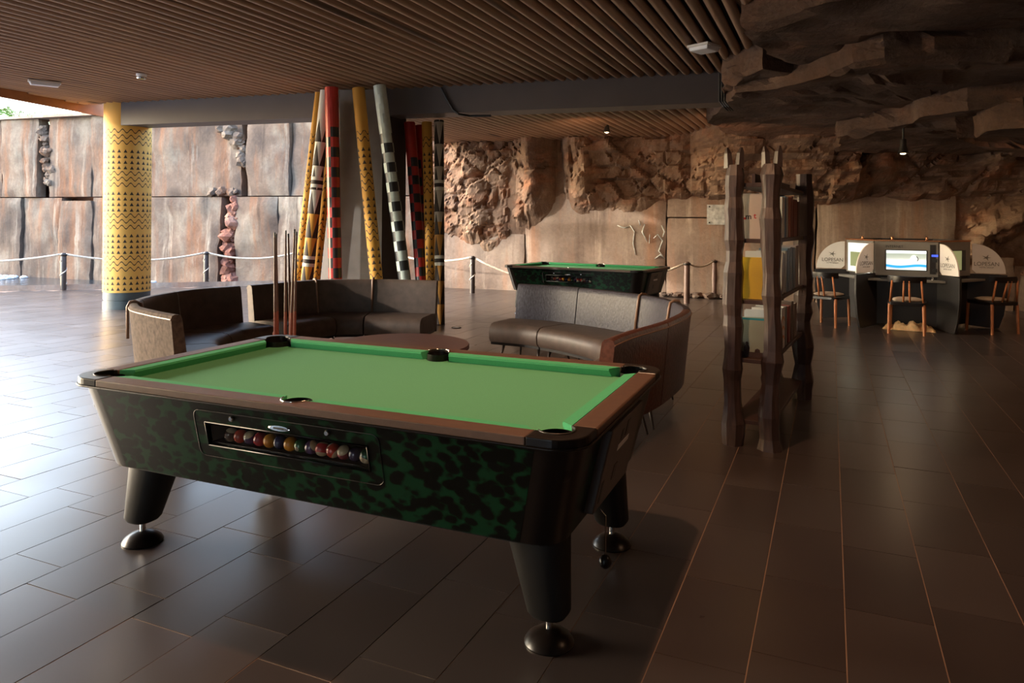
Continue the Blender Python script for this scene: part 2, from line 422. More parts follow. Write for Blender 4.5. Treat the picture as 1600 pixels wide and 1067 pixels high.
# ------------------------------------------------------------------ water and floor
def deck_edge(x):   # far rim of the paving: Y as a function of X
    pts = [(-16, 14.2), (-12.5, 14.6), (-10.7, 15.0), (-9.5, 15.35), (-6.9, 16.35), (-5.0, 16.9), (-3.6, 17.3), (12, 17.3)]
    for (a, b_), (c, d) in zip(pts, pts[1:]):
        if a <= x <= c: return b_+(d-b_)*(x-a)/(c-a)
    return 14.0
mb = MB(); mb.add([(-40, 5, -0.14), (-2, 5, -0.14), (-2, 30, -0.14), (-40, 30, -0.14)], [(0, 1, 2, 3)])
o = mb.build('pool_water', 'water'); tag(o, 'dark rippling pool water between the paved deck and the streaked stone wall', 'water', kind='structure')
mb = MB()
poly = [(-16, -6), (11, -6), (11, 17.3), (-3.6, 17.3)]+[(x, deck_edge(x)) for x in (-5.0, -6.9, -9.5, -10.7, -12.5, -16)]
mb.prism(poly, -0.16, -0.0022)
floor = mb.build('floor', 'grout'); tag(floor, 'floor paved with dark slate tiles in staggered rows', None, kind='structure')
TW, TL, GP = 0.3077, 0.6, 0.0046
tl = []
for i in range(-75, 60):
    p0 = -0.555+TW*i
    off = 0.12 if i % 2 == 0 else 0.27
    for j in range(-25, 50):
        q = off+TL*j
        c = nT*(p0+TW/2)+dT*(q+TL/2)
        if not (-15.5 < c.x < 10.4 and -5.4 < c.y < 17.0): continue
        if c.y > deck_edge(c.x)-0.35: continue
        tl.append((c.x, c.y))
def vis(c):
    return c[1] > 1.6 and abs(c[0]) < c[1]*0.72+0.4
seen = sorted([c for c in tl if vis(c)], key=lambda c: c[0]**2+c[1]**2)
rest = seen[300:]+[c for c in tl if not vis(c)]
tile_mb = MB(); tile_mb.box((0, 0, -0.01), (TW-GP, TL-GP, 0.02))
proto = tile_mb.build('tile', 'slate', floor)
for k, c in enumerate(seen[:300]):
    t = proto if k == 0 else proto.copy()
    if k: col.objects.link(t); t.parent = floor
    t.location = (c[0], c[1], (hsh(c[0], c[1])-0.5)*0.0012); t.rotation_euler = (0, 0, -TA)
mb = MB()
for c in rest:
    mb.box((c[0], c[1], -0.01+(hsh(c[0], c[1])-0.5)*0.0012), (TW-GP, TL-GP, 0.02), -TA)
o = mb.build('distant_tiles', 'slate', floor, recalc=False); o['kind'] = 'stuff'
mb = MB(); mb.prism([(-60, -20), (-16.05, -20), (-16.05, 14.0), (-60, 14.0)], -0.2, 0.0)  # unseen pale ground added to bounce sunlight up to the battens
o = mb.build('bounce_ground', 'foam'); tag(o, 'pale unseen ground left of the slate paving, added to bounce sunlight onto the ceiling', None, kind='structure')
mb = MB(); mb.prism([(-14.6, -22), (-14.0, -22), (-14.0, 2.4), (-14.6, 2.4)], -0.2, 6.0)  # added out of view to block low sun and sky from the near table
o = mb.build('wall_sunblock', 'pillar'); tag(o, 'unseen wall added outside on the left to keep low sun off the near table', None, kind='structure')
# rim of the deck
mb = MB(); rim = [Vector((x, deck_edge(x)-0.12, -0.02)) for x in [-16+0.4*k for k in range(0, 33)]]
mb.tube(rim, 0.13, 4, sq=(1, 0.3))
o = mb.build('pool_edge', 'slab', floor)

# ------------------------------------------------------------------ ceiling of round battens
ZC, ZR = 3.42, 3.25
fa, fb = G(147, 168, ZC), G(0, 138, ZC)
fdir = (fa-fb).normalized()
bl = Vector((-6.65, 12.0, 0)); br = Vector((2.67, 9.25, 0))       # front line of the beam
bdir = (br-bl).normalized(); bn = Vector((-bdir.y, bdir.x, 0))    # bn points away from the camera
if bn.y < 0: bn = -bn
def isect(p, d, a, e):   # parameter t where p+t*d meets line a+s*e
    det = d.x*(-e.y)+e.x*d.y
    rx, ry = a.x-p.x, a.y-p.y
    return (rx*(-e.y)+e.x*ry)/det
mb = MB()
cpoly = [fb-fdir*18, fa+fdir*0.2, bl+bn*0.4+bdir*(-0.6), br+bn*0.4+bdir*0.4, Vector((3.2, 7, 0)), Vector((2.2, -6, 0))]
mb.prism([(p.x, p.y) for p in cpoly], ZC+0.10, ZC+0.2)
PL = -8.0; _b = nT*PL; _t = isect(_b, dT, bl, bdir)
rp = [_b+dT*(_t+0.3),  br+bdir*1.8+bn*0.3, Vector((5.2, 15.6, 0)), _b+dT*(isect(_b, dT, Vector((0, 15.9, 0)), Vector((0.95, -0.313, 0)))+0.6)]
mb.prism([(p.x, p.y) for p in rp], ZR+0.10, ZR+0.3)
ceiling = mb.build('ceiling', 'dark'); tag(ceiling, 'ceiling of round brown pine battens over a dark void', None, kind='structure')
def slat(p, y0, y1, z, r=0.052):
    L = y1-y0
    o = bpy.data.objects.new('slat', SL); col.objects.link(o); o.parent = ceiling
    c = nT*p+dT*y0
    o.location = (c.x, c.y, z+r); o.rotation_euler = (0, 0, -TA); o.scale = (r/0.052, L, r/0.052)
mb = MB(); vs = []
for k in range(10): vs.append((0.052*cos(2*pi*k/10), 0, 0.052*sin(2*pi*k/10)))
for k in range(10): vs.append((0.052*cos(2*pi*k/10), 1, 0.052*sin(2*pi*k/10)))
mb.add(vs, [(k, (k+1) % 10, 10+(k+1) % 10, 10+k) for k in range(10)]+[tuple(range(10)), tuple(range(19, 9, -1))])
_o = mb.build('slat', 'slat', smooth='auto'); SL = _o.data; bpy.data.objects.remove(_o)
PITCH = 0.148
k = 0; p = 0.05
while p > -13.6:
    base = nT*p
    tb = isect(base, dT, bl, bdir); tf = isect(base, dT, fa, fdir)
    # the battens of the front field run from behind the camera up to the beam or the fascia
    a = max(-5.5, tf+0.02); b_ = tb+0.04
    if p > nT.dot(fa) and b_-a > 0.3: slat(p, a, b_, ZC)
    # rear field
    ra = tb+0.45; rb = isect(base, dT, Vector((0, 15.9, 0)), Vector((0.95, -0.313, 0)))+0.3
    if p > PL and rb-ra > 0.3: slat(p, ra, rb, ZR)
    p -= PITCH*(1+0.03*(hsh(k, 3)-0.5)); k += 1
for j in range(1, 22):    # rear field continues to the right under the cave
    p = 0.05+PITCH*j
    base = nT*p; tb = isect(base, dT, bl, bdir)
    ra = tb+0.45; rb = isect(base, dT, Vector((0, 15.9, 0)), Vector((0.95, -0.313, 0)))+0.3
    if ra < rb: slat(p, ra, rb, ZR)
mb = MB()
a, b_ = fb-fdir*17, fa+fdir*0.5
mb.slabpoly([(a.x, a.y, ZC-0.12), (b_.x, b_.y, ZC-0.12), (b_.x, b_.y, ZC+0.2), (a.x, a.y, ZC+0.2)], (-0.06, 0.01, 0))
o = mb.build('trim_1', 'fascia'); tag(o, 'orange brown fascia board along the open left edge of the ceiling', None, kind='structure')
# beam
mb = MB()
a, b_ = bl, br+bdir*0.15
bp = [a, b_, b_+bn*0.42, a+bn*0.42]
mb.prism([(q.x, q.y) for q in bp], 3.05, 3.60)
o = mb.build('trim_2', 'beam', bevel=0.008); tag(o, 'deep grey brown steel beam crossing the room under the battens', None, kind='structure')
# conduit on the beam
mb = MB()
pts = [D(689, 138, 1), D(709, 174, 1), D(716, 178, 1), D(760, 180, 1)]
def on_beam(u, v, d=0.03):     # point on the front face of the beam
    a_, b2 = unroll(u, v); ray = Vector((a_/F, 1, -b2/F))
    t = isect(Vector((0, 0, 0)), Vector((ray.x, ray.y, 0)), bl-bn*d, bdir)
    return Vector((ray.x*t, t, CH+ray.z*t))
q = [on_beam(689, 137), on_beam(697, 153), on_beam(708, 172), on_beam(716, 178)]
mb.tube(q+[q[-1]+bn*0.12+Vector((0.12, 0, -0.01)), q[-1]+bn*0.2+bdir*0.42+Vector((0, 0, -0.012))], 0.016, 8)
o = mb.build('conduit', 'ink'); tag(o, 'black cable conduit bent down the middle of the grey beam', 'conduit')
for k in range(3):
    q = [on_beam(1124+k*4, 108, 0.02), on_beam(1124+k*4, 158, 0.02), on_beam(1130+k*4, 166, 0.02)]
    q += [q[-1]+Vector((0.1, 0.15, -0.03))]
    mb = MB(); mb.tube(q, 0.011, 6)
    o = mb.build('conduit', 'ink'); tag(o, ('left', 'middle', 'right')[k]+' one of three thin black conduits at the right end of the beam', 'conduit', 'thin conduits at the beam end')

# ------------------------------------------------------------------ back wall of rock
WY, WS = 15.9, 0.33
wt = Vector((0.950, -0.313, 0)); wn = Vector((-0.313, -0.950, 0))
def wallY(u): return WY/(1+WS*(u-PX)/F)
def wpos(u):                   # distance along the wall of a picture column
    Y = wallY(u); return (u-PX)/F*Y/0.950
def wz(u, v):
    a, b_ = unroll(u, v); return CH-b_/F*wallY(u)
W0 = Vector((0, WY, 0))
def wpt(s, z, d=0.0): return W0+wt*s+wn*d+Vector((0, 0, z))
def lerp_tab(tab, x):
    if x <= tab[0][0]: return tab[0][1]
    for (a, b_), (c, d) in zip(tab, tab[1:]):
        if x <= c: return b_+(d-b_)*(x-a)/(c-a)
    return tab[-1][1]
mb = MB(); mb.add([wpt(-4.6, -0.2, -0.35), wpt(12.5, -0.2, -0.35), wpt(12.5, 4.2, -0.35), wpt(-4.6, 4.2, -0.35)], [(0, 1, 2, 3)])
wall_back = mb.build('wall_back', 'rock'); tag(wall_back, 'back wall of the cave hall, smooth slabs below rugged rock', None, kind='structure')
# lower limit of the rugged rock along the wall
LOW = [(wpos(u), wz(u, v)) for u, v in ((640, 350), (695, 362), (738, 402), (764, 410), (785, 388), (818, 362), (848, 356), (866, 344), (890, 338), (908, 345), (950, 342), (1010, 340), (1040, 316))]+[
       (wpos(1140), wz(1140, 314)), (wpos(1290), wz(1290, 330)), (wpos(1360), wz(1360, 318)), (wpos(1480), wz(1480, 318)), (wpos(1496), wz(1496, 440)), (wpos(1640), wz(1640, 440))]
def bulge(s, c, w_, h): return h*math.exp(-((s-c)/w_)**2)
def rockd(s, z):
    """how far the rugged rock stands proud of the wall line; also which block it belongs to"""
    sc1 = (1.15, 1.5) if s > wpos(900) else (1.0, 0.75)
    if s < wpos(825): sc1 = (2.6, 2.8)
    if wpos(925) < s < wpos(1140) and z < wz(1000, 240): sc1 = (2.5, 3.4)
    wob = Vector((fbm((s*1.3, z*1.3, 4)), fbm((s*1.3, z*1.3, 9)), 0))*0.22
    p = Vector((s*sc1[0], z*sc1[1], 2.5))+wob
    ds, ps = noise.voronoi(p)
    c = ps[0]; key = (round(c.x, 2), round(c.y, 2), round(sc1[0], 1))
    h = hsh(c.x, c.y, c.z)
    nx, ny = hsh(c.x, 5)-0.5, hsh(c.y, 8)-0.45
    face = (p.x-c.x)*nx+(p.y-c.y)*ny
    d = 0.12+0.20*h+0.22*face
    edge = min(1, (ds[1]-ds[0])/0.12); d -= 0.10*(1-edge)
    p2 = Vector((s*4.3, z*5.0, 7)); d2, q2 = noise.voronoi(p2)
    amp = 1.0 if s < wpos(825) else 0.45
    d += amp*(0.10*(hsh(q2[0].x, q2[0].y)-0.5)+0.10*((p2.x-q2[0].x)*(hsh(q2[0].x, 2)-0.5)+(p2.y-q2[0].y)*(hsh(q2[0].y, 2)-0.5)))
    d += 0.05*fbm((s*3, z*3, 1))
    k = max(0, min(1, (z-lerp_tab(LOW, s)-0.05)/0.9)); k = k*k*(3-2*k)
    d += k*(bulge(s, wpos(735), 0.35, 0.2)+bulge(s, wpos(838), 0.28, 0.42)+bulge(s, wpos(915), 0.30, 0.5)+bulge(s, wpos(960), 0.3, 0.25)*(z > 2.4))
    d -= bulge(s, wpos(875), 0.12, 0.40)+bulge(s, wpos(800), 0.12, 0.2)
    if s > wpos(1080):   # the wall leans out under the overhang, with slanting ribs
        q = max(0, z-2.0+0.12*fbm((s*0.9, 1.5, 5)))/0.24
        ter = (math.floor(q)+min(1, (q-math.floor(q))*3.5))*0.24
        d += (1.45*ter if s < wpos(1330) else 0.85*ter)*(0.25+0.75*min(1, (s-wpos(1080))/0.7))
        rib = sin((s*1.0-z*1.25)*3.6+fbm((s, z, 3))*1.5)
        if s > wpos(1290): d += 0.26*max(-0.6, rib)
    else:
        d += 0.25*max(0, z-2.5)
    if s < wpos(825): d *= 0.75
    d = max(d, 0.07)
    return d, key, ds[1]-ds[0]
step = 0.045
s0, s1 = wpos(660), wpos(1640)
ns = int((s1-s0)/step); z1 = 3.6; nz = int(3.6/step)
cells = {}
V = {}
def vert(i, j):
    if (i, j) not in V:
        s, z = s0+i*step, j*step
        lo = lerp_tab(LOW, s)+(0.10 if s > wpos(830) else 0.26)*fbm((s*2.2, 0.3, 6))
        d, key, e = rockd(s, z)
        t = (z-lo)/(0.16 if s > wpos(1040) else 0.50)
        V[(i, j)] = (wpt(s, z, d*max(0, min(1, t))-0.06), key, t)
    return V[(i, j)]
for i in range(ns):
    s = s0+i*step
    for j in range(nz):
        if (j+1)*step < lerp_tab(LOW, s)-0.35: continue
        q = [vert(i, j), vert(i+1, j), vert(i+1, j+1), vert(i, j+1)]
        if max(x[2] for x in q) <= 0: continue
        cells.setdefault(q[0][1], []).append([(i, j), (i+1, j), (i+1, j+1), (i, j+1)])
small = MB()
for key, qs in cells.items():
    idx = {}; vs = []; fs = []
    for q in qs:
        f = []
        for k in q:
            if k not in idx: idx[k] = len(vs); vs.append(V[k][0])
            f.append(idx[k])
        fs.append(tuple(f))
    if len(qs) < 14: small.add(vs, fs); continue
    b2 = MB(); b2.add(vs, fs); b2.build('rock', 'rock', wall_back, recalc=False)
o = small.build('rock_chips', 'rock', wall_back, recalc=False); o['kind'] = 'stuff'
# smooth slabs below: each one its own plate
def slab(parent, s_a, s_b, z_a, z_b, m, depth=0.0, rough=0.03, seed=0, name='stone_slab', thick=0.3, st=0.12, cut=0.025):
    na, nb = max(2, int((s_b-s_a)/st)), max(2, int((z_b-z_a)/st))
    g = {}; vs = []; fs = []
    for i in range(na+1):
        for j in range(nb+1):
            s = s_a+(s_b-s_a)*i/na; z = z_a+(z_b-z_a)*j/nb
            e = min(i, na-i, j, nb-j)
            d = depth+rough*fbm((s*0.9, z*0.9, seed))*1.6+rough*0.5*fbm((s*4, z*4, seed))
            if e == 0: d -= cut
            jx = 0 if 0 < i < na else 0.03*noise.noise(Vector((seed, z*3, i)))
            g[i, j] = len(vs); vs.append(wpt(s+jx, z, d))
    for i in range(na):
        for j in range(nb): fs.append((g[i, j], g[i+1, j], g[i+1, j+1], g[i, j+1]))
    # border skirt going back
    ring = [(i, 0) for i in range(na+1)]+[(na, j) for j in range(1, nb+1)]+[(i, nb) for i in range(na-1, -1, -1)]+[(0, j) for j in range(nb-1, 0, -1)]
    b0 = len(vs)
    for (i, j) in ring: vs.append(Vector(vs[g[i, j]])-wn*thick)
    n = len(ring)
    for k in range(n):
        fs.append((g[ring[k]], b0+k, b0+(k+1) % n, g[ring[(k+1) % n]]))
    b3 = MB(); b3.add(vs, fs); return b3.build(name, m, parent, smooth='auto')
for k, (ua, ub, za, zb) in enumerate([(660, 820, -0.2, 1.25), (820, 1041, -0.2, 0.55), (820, 1041, 0.56, 2.2), (1042, 1150, -0.2, 1.62), (1042, 1150, 1.63, 2.15),
                                      (1150, 1275, -0.2, 2.1), (1275, 1492, -0.2, 2.1), (1492, 1580, -0.2, 0.95), (1580, 1680, -0.2, 0.8)]):
    slab(wall_back, wpos(ua)+0.012, wpos(ub)-0.012, za, zb-0.015, 'slab', (0.0, 0.03, 0.0, 0.07, 0.05, 0.0, 0.10, 0.25, 0.2)[k], 0.03, k*3.1)
# low pale rubble at the wall foot
def pebble(c, r, m, parent, name='stone', seed=0, flat=0.6, off=None):
    bm = bmesh.new(); bmesh.ops.create_icosphere(bm, subdivisions=2, radius=1)
    for v in bm.verts:
        ds_, ps_ = noise.voronoi(v.co*1.1+Vector((seed, 0, 0)))
        n_ = 0.75+0.5*hsh(ps_[0].x, ps_[0].y)+0.3*noise.noise(v.co*1.6+Vector((seed, 0, 0)))
        v.co = Vector((v.co.x*r*n_, v.co.y*r*n_, v.co.z*r*flat*n_))+Vector(c)
    me = bpy.data.meshes.new(name); bm.to_mesh(me); bm.free(); me.materials.append(M[m])
    o = bpy.data.objects.new(name, me); col.objects.link(o); o.parent = parent; return o
for k in range(14):
    s = wpos(1040)+k*0.11+R.uniform(-.03, .03)
    p_ = wpt(s, 0.05, 0.10); pebble(p_, R.uniform(.06, .13), 'outslab', wall_back, 'stone', k*2.3)

for k, st_ in enumerate([[(985, 352), (992, 362), (990, 380), (994, 398)], [(1008, 350), (1004, 362), (1012, 378)], [(1022, 372), (1028, 366), (1036, 376), (1030, 392), (1038, 402)], [(998, 344), (1001, 352)], [(1034, 352), (1039, 362), (1036, 370)], [(965, 352), (975, 356), (984, 354)], [(1016, 366), (1015, 380)], [(1024, 404), (1032, 398), (1040, 404)]]):
    q = MB(); q.tube([wpt(wpos(u)+0.015*noise.noise(Vector((u, v, k))), wz(u, v), 0.036) for u, v in st_], [0.014-0.006*abs(2*i/(len(st_)-1)-1) for i in range(len(st_))], 6)
    q.build('lime_streak', 'plaque', wall_back, smooth=True)
# ------------------------------------------------------------------ outdoor wall left
mb = MB(); mb.add([wpt(-26, -0.6, -0.45), wpt(-2.6, -0.6, -0.45), wpt(-2.6, 4.2, -0.45), wpt(-26, 4.2, -0.45)], [(0, 1, 2, 3)])
mb.add([wpt(-26, 4.2, -0.45), wpt(-2.6, 4.2, -0.45), wpt(-2.6, 4.2, -3), wpt(-26, 4.2, -3)], [(0, 1, 2, 3)])
wall_left = mb.build('wall_left', 'rubble'); tag(wall_left, 'outdoor wall of tall streaked stone slabs behind the pool', None, kind='structure')
JZ = 2.09
up = [-26, wpos(-90), wpos(7), wpos(64), wpos(78), wpos(146), wpos(232), wpos(378), wpos(388), wpos(455), wpos(545), wpos(620), wpos(672)]
dep = [0.0, 0.05, 0.12, -0.28, 0.06, 0.10, 0.04, -0.22, 0.12, 0.05, 0.10, 0.05]
for k in range(len(up)-1):
    o = slab(wall_left, up[k]+0.015, up[k+1]-0.015, JZ+0.015, 4.28, 'outslab', dep[k], 0.05, k*5.7)
dn = [-26, wpos(-60), wpos(40), wpos(101), wpos(150), wpos(220), wpos(350), wpos(373), wpos(440), wpos(530), wpos(610), wpos(672)]
dep = [0.12, 0.16, 0.10, 0.18, 0.12, 0.17, -0.25, 0.15, 0.18, 0.14, 0.1]
for k in range(len(dn)-1):
    zt = JZ-0.10 if k == 3 else JZ-0.015
    slab(wall_left, dn[k]+0.015, dn[k+1]-0.015, -0.5, zt, 'outslab', dep[k], 0.05, k*3.9+40)
# rubble wedged in the crevices
def crack(uv, wmin, wmax, n, m, seed, parent):
    for k in range(n):
        t = k/(n-1); f = t*(len(uv)-1); i = min(int(f), len(uv)-2); g = f-i
        u = uv[i][0]+(uv[i+1][0]-uv[i][0])*g; v = uv[i][1]+(uv[i+1][1]-uv[i][1])*g
        p_ = wpt(wpos(u)+R.uniform(-.12, .12), wz(u, v)+R.uniform(-.05, .05), 0.02+R.uniform(-.06, .05))
        pebble(p_, R.uniform(wmin*0.8, wmax*1.25), m, parent, 'stone', seed+k*1.7, 0.8)
crack([(373, 312), (366, 350), (360, 385), (361, 425), (366, 445)], 0.10, 0.17, 40, 'rubble', 3, wall_left)
crack([(352, 198), (366, 212), (377, 228), (383, 262)], 0.07, 0.15, 26, 'outslab', 63, wall_left)
crack([(338, 302), (352, 300), (372, 302)], 0.07, 0.12, 12, 'outslab', 93, wall_left)
crack([(72, 205), (76, 240), (78, 290)], 0.07, 0.13, 26, 'outslab', 33, wall_left)
crack([(248, 312), (243, 325)], 0.05, 0.09, 4, 'rubble', 133, wall_left)
# coping
mb = MB()
for (a, b_) in ((-26, wpos(60)), (wpos(60)+.02, wpos(300)), (wpos(300)+.02, wpos(672))):
    q = [wpt(a, 4.29, 0.22), wpt(b_, 4.29, 0.22), wpt(b_, 4.29, -0.5), wpt(a, 4.29, -0.5)]
    m2 = MB(); m2.slabpoly(q, (0, 0, 0.07)); m2.build('coping_stone', 'slab', wall_left)
# foam where the water falls
foam_pts = []
for (ua, ub, v_) in ((0, 62, 430), (225, 260, 438)):
    mb = MB()
    for k in range(90):
        u = ua+(ub-ua)*R.random(); s = wpos(u)
        p_ = wpt(s, -0.13, 0.35+R.random()**2*0.9)
        r = R.uniform(.03, .10)
        mb.lathe([(r, 0), (r*0.7, 0.03*R.random()+0.02), (0.002, 0.06)], p_, 7)
    o = mb.build('foam', 'foam', smooth=True)
    tag(o, ('white foam on the water at the left edge of the pool' if ua == 0 else 'small patch of white foam in the water right of the yellow column'), 'foam', kind='stuff')

# ------------------------------------------------------------------ other shell walls (right, rear)
def rough_wall(name, a, b_, z0_, z1_, label, m='rock', disp=0.35):
    a, b_ = Vector(a), Vector(b_); L = (b_-a).length; t = (b_-a)/L; n_ = Vector((-t.y, t.x, 0))
    na, nb = int(L/0.3), int((z1_-z0_)/0.3)
    vs = []; fs = []
    for i in range(na+1):
        for j in range(nb+1):
            s, z = L*i/na, z0_+(z1_-z0_)*j/nb
            ds, ps = noise.voronoi(Vector((s*0.9, z*1.1, len(name))))
            vs.append(a+t*s+n_*(disp*(hsh(ps[0].x, ps[0].y)+0.4*fbm((s, z, 2))))+Vector((0, 0, z)))
    for i in range(na):
        for j in range(nb):
            k = i*(nb+1)+j; fs.append((k, k+nb+1, k+nb+2, k+1))
    b2 = MB(); b2.add(vs, fs); o = b2.build(name, m, recalc=False); tag(o, label, None, kind='structure'); return o
rough_wall('wall_right', (9.6, -5.8, 0), (10.3, 13.2, 0), -0.1, 3.6, 'rough rock wall closing the cave hall on the right')
rough_wall('wall_rear', (-4.0, -5.8, 0), (10.0, -5.8, 0), -0.1, 3.8, 'unseen rough rock wall added behind the viewer to keep the hall dim')  # added out of view so the hall stays dim and warm

# ------------------------------------------------------------------ rock overhang on the right
def ledge(outline, z0_, z1_, seed, m='ledge', name='rock_ledge', parent=None, amp=0.10, cen=None, sag=0.0, stp=0.10, lift=0.0):
    pts = [Vector((p[0], p[1], 0)) for p in outline]
    P_ = []
    for a, b_ in zip(pts, pts[1:]+pts[:1]):
        n_ = max(1, int((b_-a).length/stp))
        for k in range(n_): P_.append(a+(b_-a)*k/n_)
    n_ = len(P_); c = cen or sum(P_, Vector())/n_
    c = Vector((c[0], c[1], 0))
    def blocky(s, z, sd):
        ds, ps = noise.voronoi(Vector((s.x*1.5, s.y*1.5, z*3.0+sd)))
        return (hsh(ps[0].x, ps[0].y, ps[0].z)-0.5)*1.5+0.5*fbm((s.x*2.5, s.y*2.5, z*4+sd))
    rings = []
    nl = max(3, int((z1_-z0_)/0.05))
    for k in range(nl, -1, -1):
        z = z0_+(z1_-z0_)*k/nl; t = k/nl
        ring = []
        for p in P_:
            o_ = (p-c).normalized()
            d = amp*blocky(p, z, seed)+0.05*(t-0.4)*(1 if t > .3 else -0.2)
            if k == 0: d -= 0.03
            zz = z+0.03*fbm((p.x*1.5, p.y*1.5, seed+k))
            if k == nl: zz = z
            ring.append(p+o_*d+Vector((0, 0, zz)))
        rings.append(ring)
    base = rings[-1]
    T = [0.97, 0.93, 0.88, 0.82, 0.75, 0.67, 0.58, 0.48, 0.37, 0.25, 0.12]
    for t in T:
        ring = []
        for q in base:
            p = c+(Vector((q.x, q.y, 0))-c)*t
            ds, ps = noise.voronoi(Vector((p.x*0.8, p.y*1.6, seed)))
            ring.append(Vector((p.x, p.y, z0_+0.05*fbm((p.x*2, p.y*2, seed))+0.07*(hsh(ps[0].x, ps[0].y)-0.5)-sag*(1-t)+lift*(1-t))))
        rings.append(ring)
    vs = [v for r_ in rings for v in r_]; fs = []
    for i in range(len(rings)-1):
        for k in range(n_):
            fs.append((i*n_+k, i*n_+(k+1) % n_, (i+1)*n_+(k+1) % n_, (i+1)*n_+k))
    L_ = (len(rings)-1)*n_
    fs.append(tuple(L_+k for k in range(n_))); fs.append(tuple(range(n_)))
    b2 = MB(); b2.add(vs, fs); o = b2.build(name, m, parent); return o
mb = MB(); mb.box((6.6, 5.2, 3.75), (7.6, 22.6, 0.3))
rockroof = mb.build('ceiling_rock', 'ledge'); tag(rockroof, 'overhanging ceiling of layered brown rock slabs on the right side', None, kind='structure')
def P2(u, v, z): g = G(u, v, z); return (g.x, g.y)
zA, zC, zD, zE = 3.22, 3.02, 2.78, 2.55
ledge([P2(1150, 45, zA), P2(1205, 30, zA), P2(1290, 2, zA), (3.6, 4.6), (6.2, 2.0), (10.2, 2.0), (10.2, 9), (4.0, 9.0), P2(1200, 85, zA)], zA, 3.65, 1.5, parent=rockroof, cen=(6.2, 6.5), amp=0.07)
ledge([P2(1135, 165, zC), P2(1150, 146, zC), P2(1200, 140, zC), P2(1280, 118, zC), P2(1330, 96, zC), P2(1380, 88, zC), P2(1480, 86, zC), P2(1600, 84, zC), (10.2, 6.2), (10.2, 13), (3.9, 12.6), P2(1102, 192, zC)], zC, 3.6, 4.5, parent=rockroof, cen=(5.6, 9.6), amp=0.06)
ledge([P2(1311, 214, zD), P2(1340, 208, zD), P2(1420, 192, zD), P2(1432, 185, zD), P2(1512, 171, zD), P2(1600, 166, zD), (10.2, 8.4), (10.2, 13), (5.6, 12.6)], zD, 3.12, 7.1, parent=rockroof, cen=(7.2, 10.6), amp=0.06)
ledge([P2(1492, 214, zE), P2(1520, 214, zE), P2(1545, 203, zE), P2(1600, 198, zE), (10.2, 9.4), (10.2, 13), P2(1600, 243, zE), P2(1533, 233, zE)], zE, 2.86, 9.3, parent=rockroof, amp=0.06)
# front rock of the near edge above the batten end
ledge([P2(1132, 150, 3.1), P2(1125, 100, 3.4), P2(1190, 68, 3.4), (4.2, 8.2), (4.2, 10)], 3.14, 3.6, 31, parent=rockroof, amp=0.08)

# ------------------------------------------------------------------ yellow column
cb = G(181, 484); cpos = Vector((cb.x, cb.y+0.34, 0))
cr = 0.36
yc = empty('painted_column', cpos)
tag(yc, 'thick yellow round column printed with dark waves and triangles, on a blue grey base', 'column')
mb = MB(); mb.lathe([(cr+0.006, 0.28), (cr+0.006, 3.5)], n=48); mb.build('shaft', 'colwave', yc, smooth='auto')
mb = MB(); mb.lathe([(cr+0.006, 0), (cr+0.006, 0.125), (cr-0.01, 0.13), (cr-0.01, 0.15), (cr+0.002, 0.155), (cr+0.002, 0.28)], n=48); mb.build('base', 'colbase', yc, smooth='auto')

# ------------------------------------------------------------------ grey pillar and leaning painted poles
pb = [D(500, 300, 11.2), D(530, 300, 10.6), D(597, 300, 10.55), D(634, 300, 11.1), D(632, 300, 11.9), D(505, 300, 12.0)]
pc = Vector((sum(p.x for p in pb)/6, sum(p.y for p in pb)/6, 0))
gp = empty('grey_pillar', pc); tag(gp, 'angular grey plaster pillar carrying the beam, amid leaning painted poles', 'pillar')
def quad_wall(a, b_, z0_, z1_, mm, name):
    q = MB(); n_ = Vector((-(b_-a).y, (b_-a).x, 0)).normalized()*0.04
    q.slabpoly([(a.x, a.y, z0_), (b_.x, b_.y, z0_), (b_.x, b_.y, z1_), (a.x, a.y, z1_)], n_); q.build(name, mm, gp, off=pc)
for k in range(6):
    quad_wall(pb[k], pb[(k+1) % 6], 0, 3.42, 'pillar' if k in (1,) else 'pillarshade', 'face_panel')
def pole(name, t, b_, rad, m, label, check=None, plain=0.55, group='leaning painted poles round the grey pillar', phase=0.0):
    t, b_ = Vector(t), Vector(b_); L = (t-b_).length
    q = MB()
    if check:
        cm, row = check, 0.135; nr = int(L/row); n_ = 16
        zz = [L*k/nr for k in range(nr+1)]
        for i in range(nr):
            for k in range(n_):
                a0, a1 = 2*pi*k/n_+phase, 2*pi*(k+1)/n_+phase
                vs = [(rad*cos(a0), rad*sin(a0), zz[i]), (rad*cos(a1), rad*sin(a1), zz[i]), (rad*cos(a1), rad*sin(a1), zz[i+1]), (rad*cos(a0), rad*sin(a0), zz[i+1])]
                dark = ((i+k//4) % 2 == 0) and zz[i+1] < L-plain+(0.135 if (k//4) % 2 else 0)
                q.add(vs, [(0, 1, 2, 3)], 1 if dark else 0)
        q.lathe([(rad, L), (0.001, L)], n=16, cap=False)
        o = q.build(name, [m, 'ink'], smooth=False)
        bm = bmesh.new(); bm.from_mesh(o.data); bmesh.ops.remove_doubles(bm, verts=bm.verts, dist=1e-5); bm.to_mesh(o.data); bm.free()
        o.data.polygons.foreach_set('use_smooth', [True]*len(o.data.polygons)); o.data.set_sharp_from_angle(angle=radians(40))
    else:
        q.lathe([(rad, 0), (rad, L)], n=24); o = q.build(name, m, smooth='auto')
    o.location = b_; o.rotation_euler = (t-b_).to_track_quat('Z', 'Y').to_euler()
    tag(o, label, 'pole', group); return o
